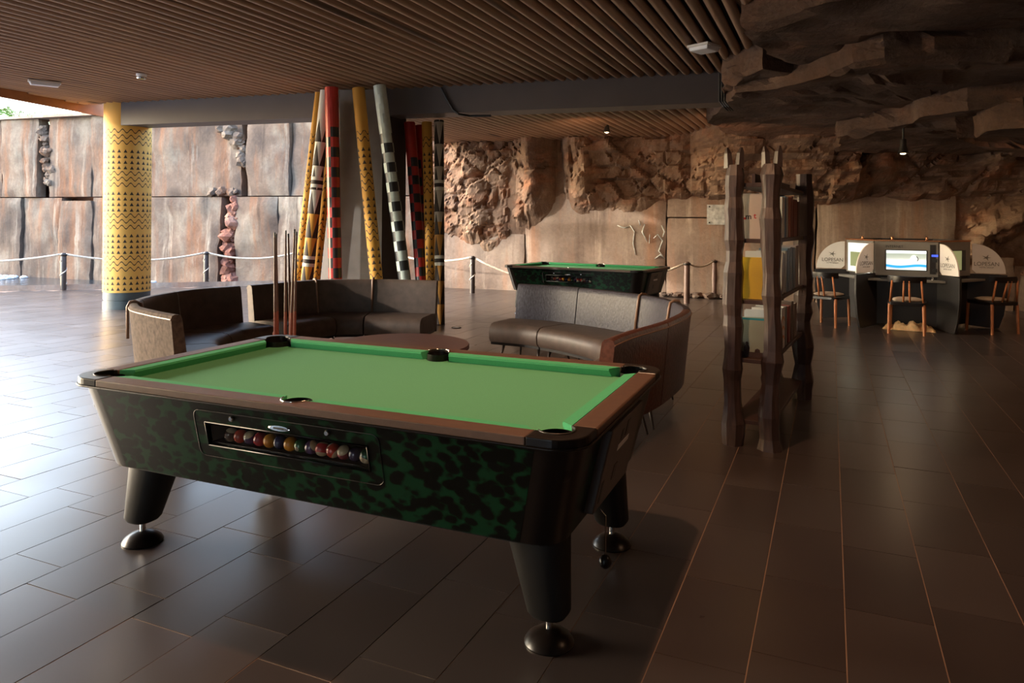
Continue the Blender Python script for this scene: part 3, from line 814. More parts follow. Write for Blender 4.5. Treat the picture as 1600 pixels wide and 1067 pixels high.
def foot(ut, vt, ub, vb, Yt, Yb):     # top at a depth, foot on the floor along the line through two picture points
    T_ = D(ut, vt, Yt); vf = PY+F*CH/Yb; uf = ut+(ub-ut)*(vf-vt)/(vb-vt)
    B_ = D(uf, vf, Yb); B_.z = 0.0
    return T_, B_
def pl(ut, vt, ub, vb, Yt, Yb, **k):
    T_, B_ = foot(ut, vt, ub, vb, Yt, Yb); T_.z = k.pop('zt', min(T_.z, 3.40)); return T_, B_
T_, B_ = pl(518, 137, 524, 435, 10.15, 10.1); pole('painted_pole', T_, B_, 0.093, 'red', 'red and black chequered pole, the upright one left of the grey pillar face', check=True, plain=0.62, phase=-1.2)
T_, B_ = pl(560, 138, 588, 435, 10.2, 10.0); pole('painted_pole', T_, B_, 0.088, 'polewave', 'ochre pole with black waves and triangles leaning across the grey pillar face')
T_, B_ = pl(593, 134, 632, 435, 10.15, 10.0); pole('painted_pole', T_, B_, 0.088, 'mint', 'pale mint and black chequered pole leaning right of the grey pillar face', check=True, plain=0.62, phase=-0.1)
T_, B_ = pl(510, 142, 480, 437, 10.3, 10.2); pole('painted_pole', T_, B_, 0.085, 'spear', 'white and ochre pole with tall black triangles leaning left')
T_, B_ = pl(499, 145, 465, 440, 10.6, 10.5); pole('painted_pole', T_, B_, 0.06, 'polewave', 'thin ochre pole with black waves, the furthest left of the leaning poles')
T_, B_ = pl(522, 160, 493, 437, 10.48, 10.5); pole('painted_pole', T_, B_, 0.07, 'polewave', 'ochre pole half hidden between the tall triangle pole and the red chequered one')
T_, B_ = pl(640, 184, 658, 435, 11.0, 10.7, zt=3.0); pole('painted_pole', T_, B_, 0.085, 'red', 'red and black chequered pole right of the pillar, left of its thinner red neighbour', check=True, plain=0.45, phase=-0.9)
T_, B_ = pl(655, 187, 672, 435, 11.3, 11.1, zt=3.0); pole('painted_pole', T_, B_, 0.062, 'red', 'thin red and black chequered pole behind the ochre pole right of the pillar', check=True, plain=0.45, phase=0.6)
T_, B_ = pl(667, 187, 673, 435, 10.95, 10.7, zt=3.0); pole('painted_pole', T_, B_, 0.078, 'polewave', 'ochre pole with waves beside the upright triangle pole right of the pillar')
T_, B_ = pl(686, 186, 687, 508, 10.9, 10.55, zt=3.02); pole('painted_pole', T_, B_, 0.074, 'spear2', 'upright tan and black pole with tall triangles, the furthest right of the poles')

# ------------------------------------------------------------------ rope fence
def post(p, h, m, label, r=0.055):
    e_ = empty('rope_post', (p.x, p.y, 0)); tag(e_, label, 'post', 'rope fence posts')
    q = MB(); q.lathe([(r, 0), (r, h-0.03), (r*0.7, h)], n=14); q.build('shaft', m, e_, smooth='auto')
    if m == 'postdark':
        q = MB(); pts = [(r*cos(a*1.1), r*sin(a*1.1), 0.12+a*0.052) for a in [k*0.35 for k in range(int((h-0.25)/0.052/0.35))]]
        q.tube(pts, 0.014, 5); q.build('twist', 'rope', e_)
    q = MB(); q.lathe([(r+0.012, h-0.06), (r+0.016, h-0.04), (r+0.012, h-0.02)], n=14); q.build('ring', 'metal', e_, smooth=True)
    return Vector((p.x, p.y, h))
pP = []
for (u, v, m, label) in [(99, 453, 'postdark', 'dark rope post at the pool rim left of the yellow column'),
                         (322, 447, 'postdark', 'dark rope post at the pool rim right of the yellow column'),
                         (463, 446, 'postdark', 'dark rope post behind the billiard cues'),
                         (738, 458, 'postdark', 'dark twisted rope post left of the far pool table'),
                         (1073, 474, 'postbrown', 'brown rope post right of the far pool table'),
                         (1116, 466, 'postbrown', 'brown rope post beside the carved bookshelf')]:
    g = G(u, v); pP.append(post(g, 0.78, m, label))
def rope(a, b_, sag, label, r=0.022):
    pts = []
    for k in range(17):
        t = k/16; p_ = a+(b_-a)*t; p_.z -= sag*4*t*(1-t)+0.02; pts.append(p_)
    q = MB(); q.tube(pts, r, 7); o = q.build('rope', 'rope', smooth=True); tag(o, label, 'rope', 'ropes of the fence')
g0 = Vector((-12.6, 14.4, 0.78))
rope(g0, pP[0], 0.16, 'cream rope running off the left edge of the picture')
rope(pP[0], pP[1], 0.16, 'cream rope passing behind the yellow column')
rope(pP[1], pP[2], 0.14, 'cream rope between the post right of the yellow column and the cues')
rope(pP[2], Vector((-2.6, 16.3, 0.78)), 0.12, 'cream rope behind the left painted poles')
rope(Vector((-2.6, 16.3, 0.78)), pP[3], 0.12, 'cream rope ending at the twisted post left of the far pool table')
rope(pP[3], pP[4], 0.52, 'long cream rope sagging behind the far pool table')
rope(pP[4], pP[5], 0.10, 'short sagging rope between the two brown posts', 0.017)
g7 = pP[5]+Vector((1.6, -0.1, 0))
rope(pP[5], g7, 0.12, 'rope going behind the carved bookshelf', 0.017)

# ------------------------------------------------------------------ pool table
HL, HW = 1.195, 0.675
ZB, ZRL = 0.755, 0.80
def arc(cx, cy, r, a0, a1, n): return [(cx+r*cos(a0+(a1-a0)*k/n), cy+r*sin(a0+(a1-a0)*k/n)) for k in range(n+1)]
BALLS = [  # colour, striped, side tilt, tilt towards the viewer, description
 ((0.10, 0.05, 0.03), 1, 0.25, 0.0, 'brown striped'), ((0.42, 0.05, 0.03), 0, 0, -1.6, 'red'), ((0.10, 0.06, 0.14), 1, 0.0, 0.55, 'purple and cream'),
 ((0.38, 0.03, 0.04), 0, 0, -1.6, 'crimson'), ((0.62, 0.25, 0.03), 0, 0, -1.6, 'orange'), ((0.03, 0.035, 0.09), 0, 0, -1.6, 'dark blue'),
 ((0.66, 0.27, 0.03), 0, 0, -1.6, 'bright orange'), ((0.03, 0.11, 0.04), 0, 0, 1.8, 'green'), ((0.10, 0.05, 0.14), 1, 1.0, 0.1, 'purple striped'),
 ((0.42, 0.03, 0.035), 1, -0.1, -0.5, 'red with a cream underside'), ((0.48, 0.05, 0.03), 1, -1.0, -0.1, 'red with a cream side stripe'), ((0.24, 0.04, 0.05), 1, 0.1, 0.75, 'maroon with a cream top'),
 ((0.05, 0.04, 0.08), 0, 0, -1.6, 'dark purple'), ((0.03, 0.11, 0.05), 1, 0.15, -0.7, 'green and cream')]
_bm = {}
def ball_mesh(c, stripe):
    key = (c, stripe)
    if key in _bm: return _bm[key]
    q = MB(); n, r = 20, 0.0286
    prof = [(r*sin(pi*k/20), -r*cos(pi*k/20)) for k in range(21)]
    vs = [(p[0]*cos(2*pi*j/n), p[0]*sin(2*pi*j/n), p[1]) for p in prof[1:-1] for j in range(n)]
    vs += [(0, 0, -r), (0, 0, r)]; fs = []; mi = []
    for i in range(18):
        for j in range(n):
            fs.append((i*n+j, i*n+(j+1) % n, (i+1)*n+(j+1) % n, (i+1)*n+j))
            zc = (prof[i+1][1]+prof[i+2][1])/2
            mi.append(1 if (stripe and abs(zc) > r*0.55) else (1 if (not stripe and zc > r*0.93) else 0))
    for j in range(n):
        fs.append((19*n-n+j, 19*n-n+(j+1) % n, len(vs)-1)); mi.append(1)
        fs.append(((j+1) % n, j, len(vs)-2)); mi.append(1 if stripe else 0)
    me = bpy.data.meshes.new('pool_ball'); me.from_pydata(vs, [], fs)
    mm = bpy.data.materials.new('ball resin'); mm.use_nodes = True; b = mm.node_tree.nodes['Principled BSDF']
    b.inputs['Base Color'].default_value = (c[0]*.7, c[1]*.7, c[2]*.7, 1); b.inputs['Roughness'].default_value = 0.15
    me.materials.append(mm); me.materials.append(M['ivory'])
    me.polygons.foreach_set('material_index', mi); me.polygons.foreach_set('use_smooth', [True]*len(fs)); me.update()
    _bm[key] = me; return me

def top_half(z): # half sizes of the tapered cabinet at height z
    t = (0.765-z)/(0.765-0.40)
    return HL-0.025-0.085*t, HW-0.025-0.085*t
WX0, WX1, WZ0, WZ1 = -0.42, 0.365, 0.575, 0.675      # ball window
def make_table(label):
    r = empty('pool_table'); tag(r, label, 'pool table')
    RC = 0.13
    # cabinet corner posts
    for sx, sy in ((-1, -1), (1, -1), (1, 1), (-1, 1)):
        q = MB(); rings = []
        for z in (0.40, 0.765):
            hx, hy = top_half(z)
            rr = RC-0.02
            pts = [(hx-rr-0.03 if 1 else 0, hy)]+[(hx-rr+rr*sin(a), hy-rr+rr*cos(a)) for a in [k*pi/2/8 for k in range(9)]]+[(hx, hy-rr-0.03)]
            pts += [(hx-0.03, hy-rr-0.03), (hx-rr-0.03, hy-0.03)]
            rings.append([(sx*x, sy*y, z) for x, y in pts])
        n = len(rings[0]); q.add(rings[0]+rings[1], [(k, (k+1) % n, n+(k+1) % n, n+k) for k in range(n)]+[tuple(range(n)), tuple(range(2*n-1, n-1, -1))])
        q.build('corner_post', 'black', r, smooth='auto')
    # side panels
    def panel(pts4, inset, name='side_panel', m='leopard'):
        q = MB(); q.slabpoly(pts4, inset); return q.build(name, m, r)
    def lx(z): return top_half(z)[0]-RC-0.008
    def ly(z): return top_half(z)[1]-RC-0.008
    def fy(z): return -top_half(z)[1]
    zt, zb = 0.765, 0.40
    panel([(lx(zb), -fy(zb), zb), (-lx(zb), -fy(zb), zb), (-lx(zt), -fy(zt), zt), (lx(zt), -fy(zt), zt)], (0, -0.02, 0))
    panel([(-top_half(zb)[0], ly(zb), zb), (-top_half(zb)[0], -ly(zb), zb), (-top_half(zt)[0], -ly(zt), zt), (-top_half(zt)[0], ly(zt), zt)], (0.02, 0, 0))
    panel([(top_half(zb)[0], -ly(zb), zb), (top_half(zb)[0], ly(zb), zb), (top_half(zt)[0], ly(zt), zt), (top_half(zt)[0], -ly(zt), zt)], (-0.02, 0, 0))
    # near panel with the window opening
    o4 = [(-lx(zb), zb), (lx(zb), zb), (lx(zt), zt), (-lx(zt), zt)]
    i4 = [(WX0, WZ0), (WX1, WZ0), (WX1, WZ1), (WX0, WZ1)]
    vs = [(x, fy(z), z) for x, z in o4+i4]+[(x, fy(z)+0.02, z) for x, z in o4+i4]
    fs = []
    for k in range(4):
        a, b_ = k, (k+1) % 4
        fs += [(a, b_, 4+b_, 4+a), (8+b_, 8+a, 12+a, 12+b_), (4+a, 4+b_, 12+b_, 12+a), (b_, a, 8+a, 8+b_)]
    q = MB(); q.add(vs, fs); q.build('front_panel', 'leopard', r)
    # bottom board, inner tray for the balls
    q = MB(); hx, hy = top_half(0.40); q.prism(arc(hx-.1, hy-.1, .09, 0, pi/2, 5)+arc(-hx+.1, hy-.1, .09, pi/2, pi, 5)+arc(-hx+.1, -hy+.1, .09, pi, 1.5*pi, 5)+arc(hx-.1, -hy+.1, .09, 1.5*pi, 2*pi, 5), 0.392, 0.41)
    q.build('bottom_board', 'blacksat', r)
    q = MB(); y0_ = -top_half(0.62)[1]+0.02
    q.box(((WX0+WX1)/2, y0_+0.055, WZ0+0.004), (WX1-WX0+0.02, 0.10, 0.012)); q.box(((WX0+WX1)/2, y0_+0.11, 0.63), (WX1-WX0+0.02, 0.01, 0.13))
    q.box(((WX0+WX1)/2, y0_+0.055, WZ1+0.006), (WX1-WX0+0.02, 0.10, 0.012))
    q.box((WX0-0.005, y0_+0.055, 0.63), (0.01, 0.10, 0.12)); q.box((WX1+0.005, y0_+0.055, 0.63), (0.01, 0.10, 0.12))
    q.build('ball_tray', 'blacksat', r)
    def fr(x, z, d=0.0): return (x, fy(z)-d, z)
    # window rim, groove, locks, badge
    q = MB(); c4 = [fr(WX0, WZ0, .002), fr(WX1, WZ0, .002), fr(WX1, WZ1, .002), fr(WX0, WZ1, .002), fr(WX0, WZ0, .002)]
    for a, b_ in zip(c4, c4[1:]): q.tube([a, b_], 0.003, 6)
    wr = q.build('window_rim', 'black', r, smooth=True)
    q = MB(); q.slabpoly([fr(WX0, WZ0, -.008), fr(WX1, WZ0, -.008), fr(WX1, WZ1, -.008), fr(WX0, WZ1, -.008)], (0, 0.002, 0)); q.build('window_pane', 'pane', wr)
    q = MB(); g0_, g1_, h0_, h1_ = WX0-0.055, WX1+0.055, WZ0-0.05, WZ1+0.05
    lp = [fr(x, z, .0015) for x, z in arc(g1_-.03, h1_-.03, .03, 0, pi/2, 4)+arc(g0_+.03, h1_-.03, .03, pi/2, pi, 4)+arc(g0_+.03, h0_+.03, .03, pi, 1.5*pi, 4)+arc(g1_-.03, h0_+.03, .03, 1.5*pi, 2*pi, 4)]
    q.tube(lp+[lp[0]], 0.0016, 5, cap=False); q.build('access_door_edge', 'metal', r)
    for x in (-0.27, 0.195):
        q = MB(); n = 12; q.lathe([(0.011, 0), (0.011, 0.008), (0.008, 0.012), (0.004, 0.012)], n=12); l = q.build('lock', 'chrome', r, smooth='auto')
        l.location = fr(x, 0.706, 0.0); l.rotation_euler = (pi/2, 0, 0)
    q = MB(); q.lathe([(1, 0), (1, 0.6), (0.9, 1)], n=24, sx=0.052, sy=0.0105); q.v = [(v[0], v[1], v[2]*0.005) for v in q.v]
    bd = q.build('badge', 'chrome', r, smooth='auto'); bd.location = fr(-0.035, 0.694, 0.001); bd.rotation_euler = (pi/2-0.22, 0, 0)
    q = MB(); q.box((0, 0, 0.0052), (0.05, 0.006, 0.0008)); q.build('badge_print', 'metal', bd)
    # rails: brown frame
    def rail(x0, x1, y0, y1, name='rail'):
        q = MB(); q.box(((x0+x1)/2, (y0+y1)/2, 0.7825), (x1-x0, y1-y0, 0.035)); return q.build(name, 'railwood', r, bevel=0.008, seg=3)
    e, wv = 0.19, 0.092
    for s in (-1, 1):
        y0, y1 = sorted((s*HW, s*(HW-wv)))
        if 1:   # long rail with a bite at the middle pocket
            bite = arc(0, HW-0.100, 0.062, pi*0.06, pi*0.94, 8)
            out_ = [(-HL+e, HW-wv), (-0.0615, HW-wv)]+[p for p in reversed(bite)][0:0]+[(x, y) for x, y in reversed(bite)]+[(HL-e, HW-wv), (HL-e, HW), (-HL+e, HW)]
            q = MB(); q.prism([(x, y*s) for x, y in out_], 0.765, ZRL); q.build('long_rail', 'railwood', r, bevel=0.006, seg=3)
        x0, x1 = sorted((s*HL, s*(HL-wv))); rail(x0, x1, -HW+e, HW-e, 'end_rail')
    # plastic corner caps with pocket mouth
    for sx in (-1, 1):
        for sy in (-1, 1):
            pcx, pcy = HL-0.122, HW-0.122
            outer = [(HL-e, HW-wv), (HL-e, HW)]+[(x, y) for x, y in reversed(arc(HL-0.115, HW-0.115, 0.115, 0, pi/2, 10))]+[(HL, HW-e), (HL-wv, HW-e)]
            inner = arc(pcx, pcy, 0.064, -pi*0.30, pi*0.80, 12)
            q = MB(); pts = outer+inner
            q.prism([(x*sx, y*sy) for x, y in pts], 0.762, ZRL+0.002)
            cp = q.build('corner_cap', 'black', r, bevel=0.006, seg=3)
            q = MB(); q.tube([(x*sx, y*sy, ZRL+0.002) for x, y in arc(pcx, pcy, 0.0635, -pi*0.30, pi*0.80, 14)], 0.0035, 6); q.build('pocket_iron', 'metal', cp, smooth=True)
            q = MB(); q.lathe([(0.064, 0.03), (0.064, -0.09), (0.05, -0.12), (0.001, -0.125)], (pcx*sx, pcy*sy, ZB), 20, cap=False); q.build('pocket', 'black', r, smooth='auto')
    for s in (-1, 1):
        q = MB(); q.lathe([(0.060, 0.035), (0.060, -0.03), (0.05, -0.045), (0.001, -0.05)], (0, (HW-0.100)*s, ZB), 20, cap=False); pk = q.build('pocket', 'black', r, smooth='auto')
        q = MB(); q.tube([(x, y*s, ZRL+0.001) for x, y in arc(0, HW-0.100, 0.061, pi*0.03, pi*0.97, 14)], 0.004, 6); q.build('pocket_iron', 'chrome', pk, smooth=True)
    # dark trim lip under the rails
    q = MB(); lip = arc(HL-.115, HW-.115, .118, 0, pi/2, 8)+arc(-HL+.115, HW-.115, .118, pi/2, pi, 8)+arc(-HL+.115, -HW+.115, .118, pi, 1.5*pi, 8)+arc(HL-.115, -HW+.115, .118, 1.5*pi, 2*pi, 8)
    q.tube([(x, y, 0.768) for x, y in lip+[lip[0]]], 0.005, 6, cap=False); q.build('trim_lip', 'black', r, smooth=True)
    # bed
    bx, by, pr = HL-0.115, HW-0.115, 0.058
    def bite2(cx, cy, a0, a1): return arc(cx, cy, pr, a0, a1, 8)
    px_, py_ = HL-0.122, HW-0.122
    out_ = [(-bx, by-0.08)] + list(reversed(arc(-px_, py_, pr, -pi*0.62, pi*0.12, 10)))[::-1]
    out_ = []
    out_ += arc(px_, -py_, pr, pi*1.03, pi*0.47, 8)
    out_ += arc(px_, py_, pr, -pi*0.47, -pi*1.03, 8)
    out_ += arc(0, HW-0.100, pr, -0.15, -pi+0.15, 8)
    out_ += arc(-px_, py_, pr, 0.03*pi, -pi*0.53, 8)
    out_ += arc(-px_, -py_, pr, pi*0.53, -pi*0.03, 8)
    out_ += arc(0, -HW+0.100, pr, pi-0.15, 0.15, 8)
    q = MB(); q.prism(out_, 0.70, ZB); q.build('playing_bed', 'felt', r)
    # cushions
    def cushion(a, b_, inward, ca, cb_):
        a, b_ = Vector((*a, 0)), Vector((*b_, 0)); t = (b_-a).normalized(); n_ = Vector((*inward, 0))
        sec = [(0, 0.7985, 0), (0.048, 0.796, 1), (0.050, 0.786, 1), (0.036, 0.7555, 0.7), (0, 0.7555, 0)]
        vs = []
        for base, k, s in ((a, ca, 1), (b_, cb_, -1)):
            for d, z, c in sec: vs.append(base+n_*d+t*s*k*d+Vector((0, 0, z)))
        n = 5; q = MB(); q.add(vs, [(i, (i+1) % n, n+(i+1) % n, n+i) for i in range(n)]+[tuple(range(n)), tuple(range(2*n-1, n-1, -1))])
        q.build('cushion', 'cushion', r)
    yy, xx = HW-wv, HL-wv
    for s in (-1, 1):
        cushion((-px_+0.075, s*yy), (-0.066, s*yy), (0, -s), 0.85, 0.35)
        cushion((0.066, s*yy), (px_-0.075, s*yy), (0, -s), 0.35, 0.85)
        cushion((s*xx, -py_+0.075), (s*xx, py_-0.075), (-s, 0), 0.85, 0.85)
    # legs
    for sx in (-1, 1):
        for sy in (-1, 1):
            lg = [(0.40, 0.118, 0.095, 0.0), (0.12, 0.076, 0.072, 0.055), (0.105, 0.064, 0.062, 0.056)]
            cx, cy = sx*(HL-0.245), sy*(HW-0.275)
            q = MB(); vs = []; n = 28
            for z, rx, ry, sh in lg:
                for k in range(n):
                    a = 2*pi*k/n; ex = 0.75
                    ca, sa = cos(a), sin(a)
                    vs.append((cx+sx*sh+rx*math.copysign(abs(ca)**ex, ca), cy+sy*sh*0.5+ry*math.copysign(abs(sa)**ex, sa), z))
            q.add(vs, [(i*n+k, i*n+(k+1) % n, (i+1)*n+(k+1) % n, (i+1)*n+k) for i in range(2) for k in range(n)]+[tuple(range(n)), tuple(range(3*n-1, 2*n-1, -1))])
            lo = q.build('leg', 'blacksat', r, smooth='auto')
            fx, fy_ = cx+sx*0.056, cy+sy*0.028
            q = MB(); q.lathe([(0.013, 0.05), (0.013, 0.112)], (fx, fy_, 0), 10); q.build('threaded_rod', 'chrome', lo, smooth='auto')
            q = MB(); q.lathe([(0.088, 0), (0.090, 0.006), (0.080, 0.022), (0.055, 0.040), (0.025, 0.050), (0.002, 0.052)], (fx, fy_, 0), 28); q.build('foot', 'black', lo, smooth='auto')
    # coin box on the right end
    hx0, hx1 = top_half(0.43)[0], top_half(0.73)[0]
    q = MB(); y0, y1 = -0.30, 0.20
    vs = []
    for y in (y0, y1):
        vs += [(hx0-0.01, y, 0.425), (hx0+0.035, y, 0.425), (hx1+0.040, y, 0.745), (hx1-0.02, y, 0.745)]
    q.add(vs, [(0, 1, 2, 3), (7, 6, 5, 4), (0, 4, 5, 1), (1, 5, 6, 2), (2, 6, 7, 3), (3, 7, 4, 0)])
    cbx = q.build('coin_box', 'brownmetal', r, bevel=0.006)
    def cf(y, z, d=0.0):
        t = (z-0.425)/(0.32); return (hx0+0.035+(hx1+0.005-hx0)*t+d, y, z)
    def plate(y0, y1, z0_, z1_, m, nm, d=0.0015):
        q = MB(); q.slabpoly([cf(y0, z0_, d), cf(y1, z0_, d), cf(y1, z1_, d), cf(y0, z1_, d)], (-0.004, 0, 0)); q.build(nm, m, cbx)
    plate(-0.14, 0.03, 0.622, 0.645, 'white', 'price_label'); plate(-0.12, -0.085, 0.66, 0.70, 'black', 'coin_slot'); plate(-0.05, -0.01, 0.66, 0.72, 'black', 'coin_slot')
    plate(-0.12, -0.07, 0.50, 0.56, 'black', 'coin_return'); plate(-0.272, -0.245, 0.46, 0.54, 'metal', 'lock_plate')
    # chalk cord with a black ball
    q = MB(); cx, cy = hx0+0.075, -0.27; q.tube([(cx-0.02, cy, 0.44), (cx, cy, 0.42), (cx, cy, 0.27)], 0.0022, 5); cd_ = q.build('cord', 'chrome', r)
    q = MB(); q.lathe([(0.004, 0.026), (0.012, 0.024), (0.021, 0.012), (0.024, 0), (0.021, -0.012), (0.012, -0.022), (0.001, -0.025)], (cx, cy, 0.25), 18); q.build('cord_ball', 'black', cd_, smooth=True)
    return r
def fill_balls(loc, rz, near):
    c, s = cos(rz), sin(rz); n = len(BALLS)
    for k, (colr, st, tz, tx, nm) in enumerate(BALLS):
        x = WX0+0.075+(WX1-WX0-0.11)*k/(n-1)*0.985; y = -top_half(0.62)[1]+0.053; z = WZ0+0.0386+0.0005
        o = bpy.data.objects.new('pool_ball', ball_mesh(colr, st)); col.objects.link(o)
        o.location = (loc[0]+x*c-y*s, loc[1]+x*s+y*c, z); o.rotation_euler = (Matrix.Rotation(rz, 3, 'Z') @ Matrix.Rotation(tx, 3, 'X') @ Matrix.Rotation(tz, 3, 'Y')).to_euler()
        if near and nm == 'green':
            text('number', '6', 0.02, 'ink', o, (0, 0, 0.0284), (0, 0, 0), 0.0004)
        pos = ['leftmost', 'second from the left', 'third from the left', 'fourth from the left', 'fifth from the left', 'sixth from the left', 'seventh from the left', 'eighth from the left',
               'sixth from the right', 'fifth from the right', 'fourth from the right', 'third from the right', 'second from the right', 'rightmost'][k]
        w_ = 'near' if near else 'far'
        tag(o, '%s pool ball, %s in the %s table' % (nm, pos, w_), 'pool ball', 'pool balls in the %s table' % w_)
T1 = (-0.616, 3.372, 0); A1 = -0.4
t1 = make_table('near pool table with green felt, brown rails and green leopard print sides')
t2 = copy_tree(t1); t2['label'] = 'far pool table with green felt by the sunlit rock wall, behind the right sofa'
t1.location = T1; t1.rotation_euler = (0, 0, A1)
fill_balls(T1, A1, True)
a, b_ = G(787, 417, 0.8), G(1012, 427, 0.8)
T2a = atan2(b_.y-a.y, b_.x-a.x)
ux, uy = Vector((cos(T2a), sin(T2a), 0)), Vector((-sin(T2a), cos(T2a), 0))
mid = (a+b_)/2; T2 = (mid+uy*HW)*1.04; T2.x -= 0.06; T2.z = 0
t2.location = T2; t2.rotation_euler = (0, 0, T2a)
fill_balls(T2, T2a, False)

# ------------------------------------------------------------------ sofas
def spline(pts, n=12):
    P_ = [Vector((p[0], p[1], 0)) for p in pts]; out_ = []
    P_ = [P_[0]*2-P_[1]]+P_+[P_[-1]*2-P_[-2]]
    for i in range(1, len(P_)-2):
        p0, p1, p2, p3 = P_[i-1:i+3]
        for k in range(n):
            t = k/n
            out_.append(0.5*((2*p1)+(p2-p0)*t+(2*p0-5*p1+4*p2-p3)*t*t+(3*p1-p0-3*p2+p3)*t**3))
    out_.append(P_[-2]); return out_
def resample(pts, st=0.05):
    L = [0]
    for a, b_ in zip(pts, pts[1:]): L.append(L[-1]+(b_-a).length)
    n = int(L[-1]/st); out_ = []; j = 0
    for k in range(n+1):
        d = L[-1]*k/n
        while j < len(L)-2 and L[j+1] < d: j += 1
        t = (d-L[j])/max(1e-9, L[j+1]-L[j]); out_.append(pts[j]+(pts[j+1]-pts[j])*t)
    return out_
def sweep(q, pts, nrm, prof, mi=0):
    vs = []; n = len(prof)
    for p, m in zip(pts, nrm):
        for d, z in prof: vs.append((p.x+m.x*d, p.y+m.y*d, z))
    fs = []
    for i in range(len(pts)-1):
        for k in range(n): fs.append((i*n+k, i*n+(k+1) % n, (i+1)*n+(k+1) % n, (i+1)*n+k))
    fs += [tuple(range(n)), tuple(len(pts)*n-1-k for k in range(n))]
    q.add(vs, fs, mi)
def sofa(name, label, pts, side, back_breaks, seat_breaks, backm='leather', depth=0.60, group=None, backm2=None, endstrap=(), zt=0.80, straps=()):
    """a curved bench: pts is the floor line of the top of the back, side picks the sitting side"""
    P_ = resample(spline(pts)); n = len(P_)
    nr = []
    for i in range(n):
        t = (P_[min(i+1, n-1)]-P_[max(i-1, 0)]).normalized(); nr.append(Vector((-t.y, t.x, 0))*side)
    c = sum(P_, Vector())/n; r = empty(name, (c.x, c.y, 0)); tag(r, label, 'sofa', group)
    def seg(f0, f1, g=0.006):
        i0, i1 = int(round(f0*(n-1))), int(round(f1*(n-1)))
        a = P_[i0:i1+1]; b2 = nr[i0:i1+1]
        a = [p.copy() for p in a]
        a[0] = a[0]+(a[1]-a[0]).normalized()*g; a[-1] = a[-1]+(a[-2]-a[-1]).normalized()*g
        return a, b2
    bb = list(back_breaks)
    for k, (f0, f1) in enumerate(zip(bb, bb[1:])):
        a, m_ = seg(f0, f1); q = MB()
        prof = [(-0.02, zt-0.03), (-0.012, zt-0.008), (0.010, zt), (0.045, zt-0.004), (0.060, zt-0.02), (0.068, zt-0.06), (0.115, 0.40), (0.115, 0.30), (0.055, 0.20), (0.035, 0.20)]
        sweep(q, a, m_, prof)
        mm = backm2[k] if backm2 else backm
        q.build('backrest', mm, r, off=c, smooth='auto')
        sk = MB()
        for zz, dd in ((zt-0.035, -0.022),):
            sk.tube([p+m*dd+Vector((0, 0, zz)) for p, m in zip(a, m_)], 0.005, 5)
        sk.build('piping', 'strap', r, off=c)
    for k, (f0, f1) in enumerate(zip(seat_breaks, seat_breaks[1:])):
        a, m_ = seg(f0, f1, 0.008); q = MB(); e = 0.10+depth
        prof = [(0.09, 0.415), (0.25, 0.432), (e-0.10, 0.432), (e-0.05, 0.420), (e-0.015, 0.39), (e, 0.34), (e-0.005, 0.27), (e-0.03, 0.235), (0.09, 0.235)]
        sweep(q, a, m_, prof); q.build('seat', 'leather', r, off=c, smooth='auto')
        q = MB(); sweep(q, a, m_, [(0.10, 0.234), (e-0.04, 0.234), (e-0.045, 0.205), (0.10, 0.205)]); q.build('seat_frame', 'black', r, off=c)
        for idx, sg in ((2, 1), (len(a)-3, -1)):
            t = (a[idx+1]-a[idx]).normalized()*sg
            for d, o_ in ((e-0.12, 0.05), (0.16, -0.05)):
                p = a[idx]+m_[idx]*d
                q = MB(); q.tube([(p.x, p.y, 0.206), (p.x+m_[idx].x*o_-t.x*0.03, p.y+m_[idx].y*o_-t.y*0.03, 0.0)], [0.016, 0.008], 8); q.build('leg', 'postdark', r, off=c, smooth=True)
    for f in list(straps):
        i = int(round(f*(n-1))); p, m = P_[i], nr[i]
        q = MB(); q.tube([p+m*d+Vector((0, 0, z)) for d, z in [(-0.028, zt-0.3), (-0.030, zt-0.03), (-0.01, zt+0.006), (0.03, zt+0.010), (0.068, zt-0.012), (0.08, zt-0.07), (0.122, 0.42)]], 0.013, 8)
        q.build('strap', 'strap', r, off=c, smooth=True)
    return r
def gp(u, v, z=0.80): g = G(u, v, z); return (g.x, g.y)
sofa('curved_sofa', 'brown curved sofa at the left, beside the yellow column',
     [gp(272, 492), gp(235, 485), gp(206, 476), gp(222, 464), gp(293, 452), gp(372, 446)], -1, (0, 0.37, 0.47, 0.72, 1), (0, 0.33, 0.66, 1), straps=(0.37,), group='curved sofas of the seating circle', backm2=['fabricend', 'leather', 'leather', 'leather'])
sofa('curved_sofa', 'long dark brown curved sofa in front of the leaning painted poles',
     [gp(387, 445), gp(492, 437), gp(590, 436), gp(685, 438)], -1, (0, 0.37, 0.66, 1), (0, 0.30, 0.66, 1), straps=(0.37, 0.66), group='curved sofas of the seating circle')
sofa('curved_sofa', 'glossy woven brown curved sofa in front of the far pool table',
     [gp(812, 443), gp(884, 447), gp(975, 456), gp(1040, 466), gp(1076, 481), gp(1048, 500), gp(985, 519), gp(955, 531)], -1, (0, 0.165, 0.36, 0.50, 0.62, 0.80, 1), (0, 0.17, 0.55, 0.80, 1),
     backm='weave', backm2=['weave', 'weave', 'weave', 'weave', 'redleather', 'redleather'], straps=(0.36, 0.50), group='curved sofas of the seating circle')

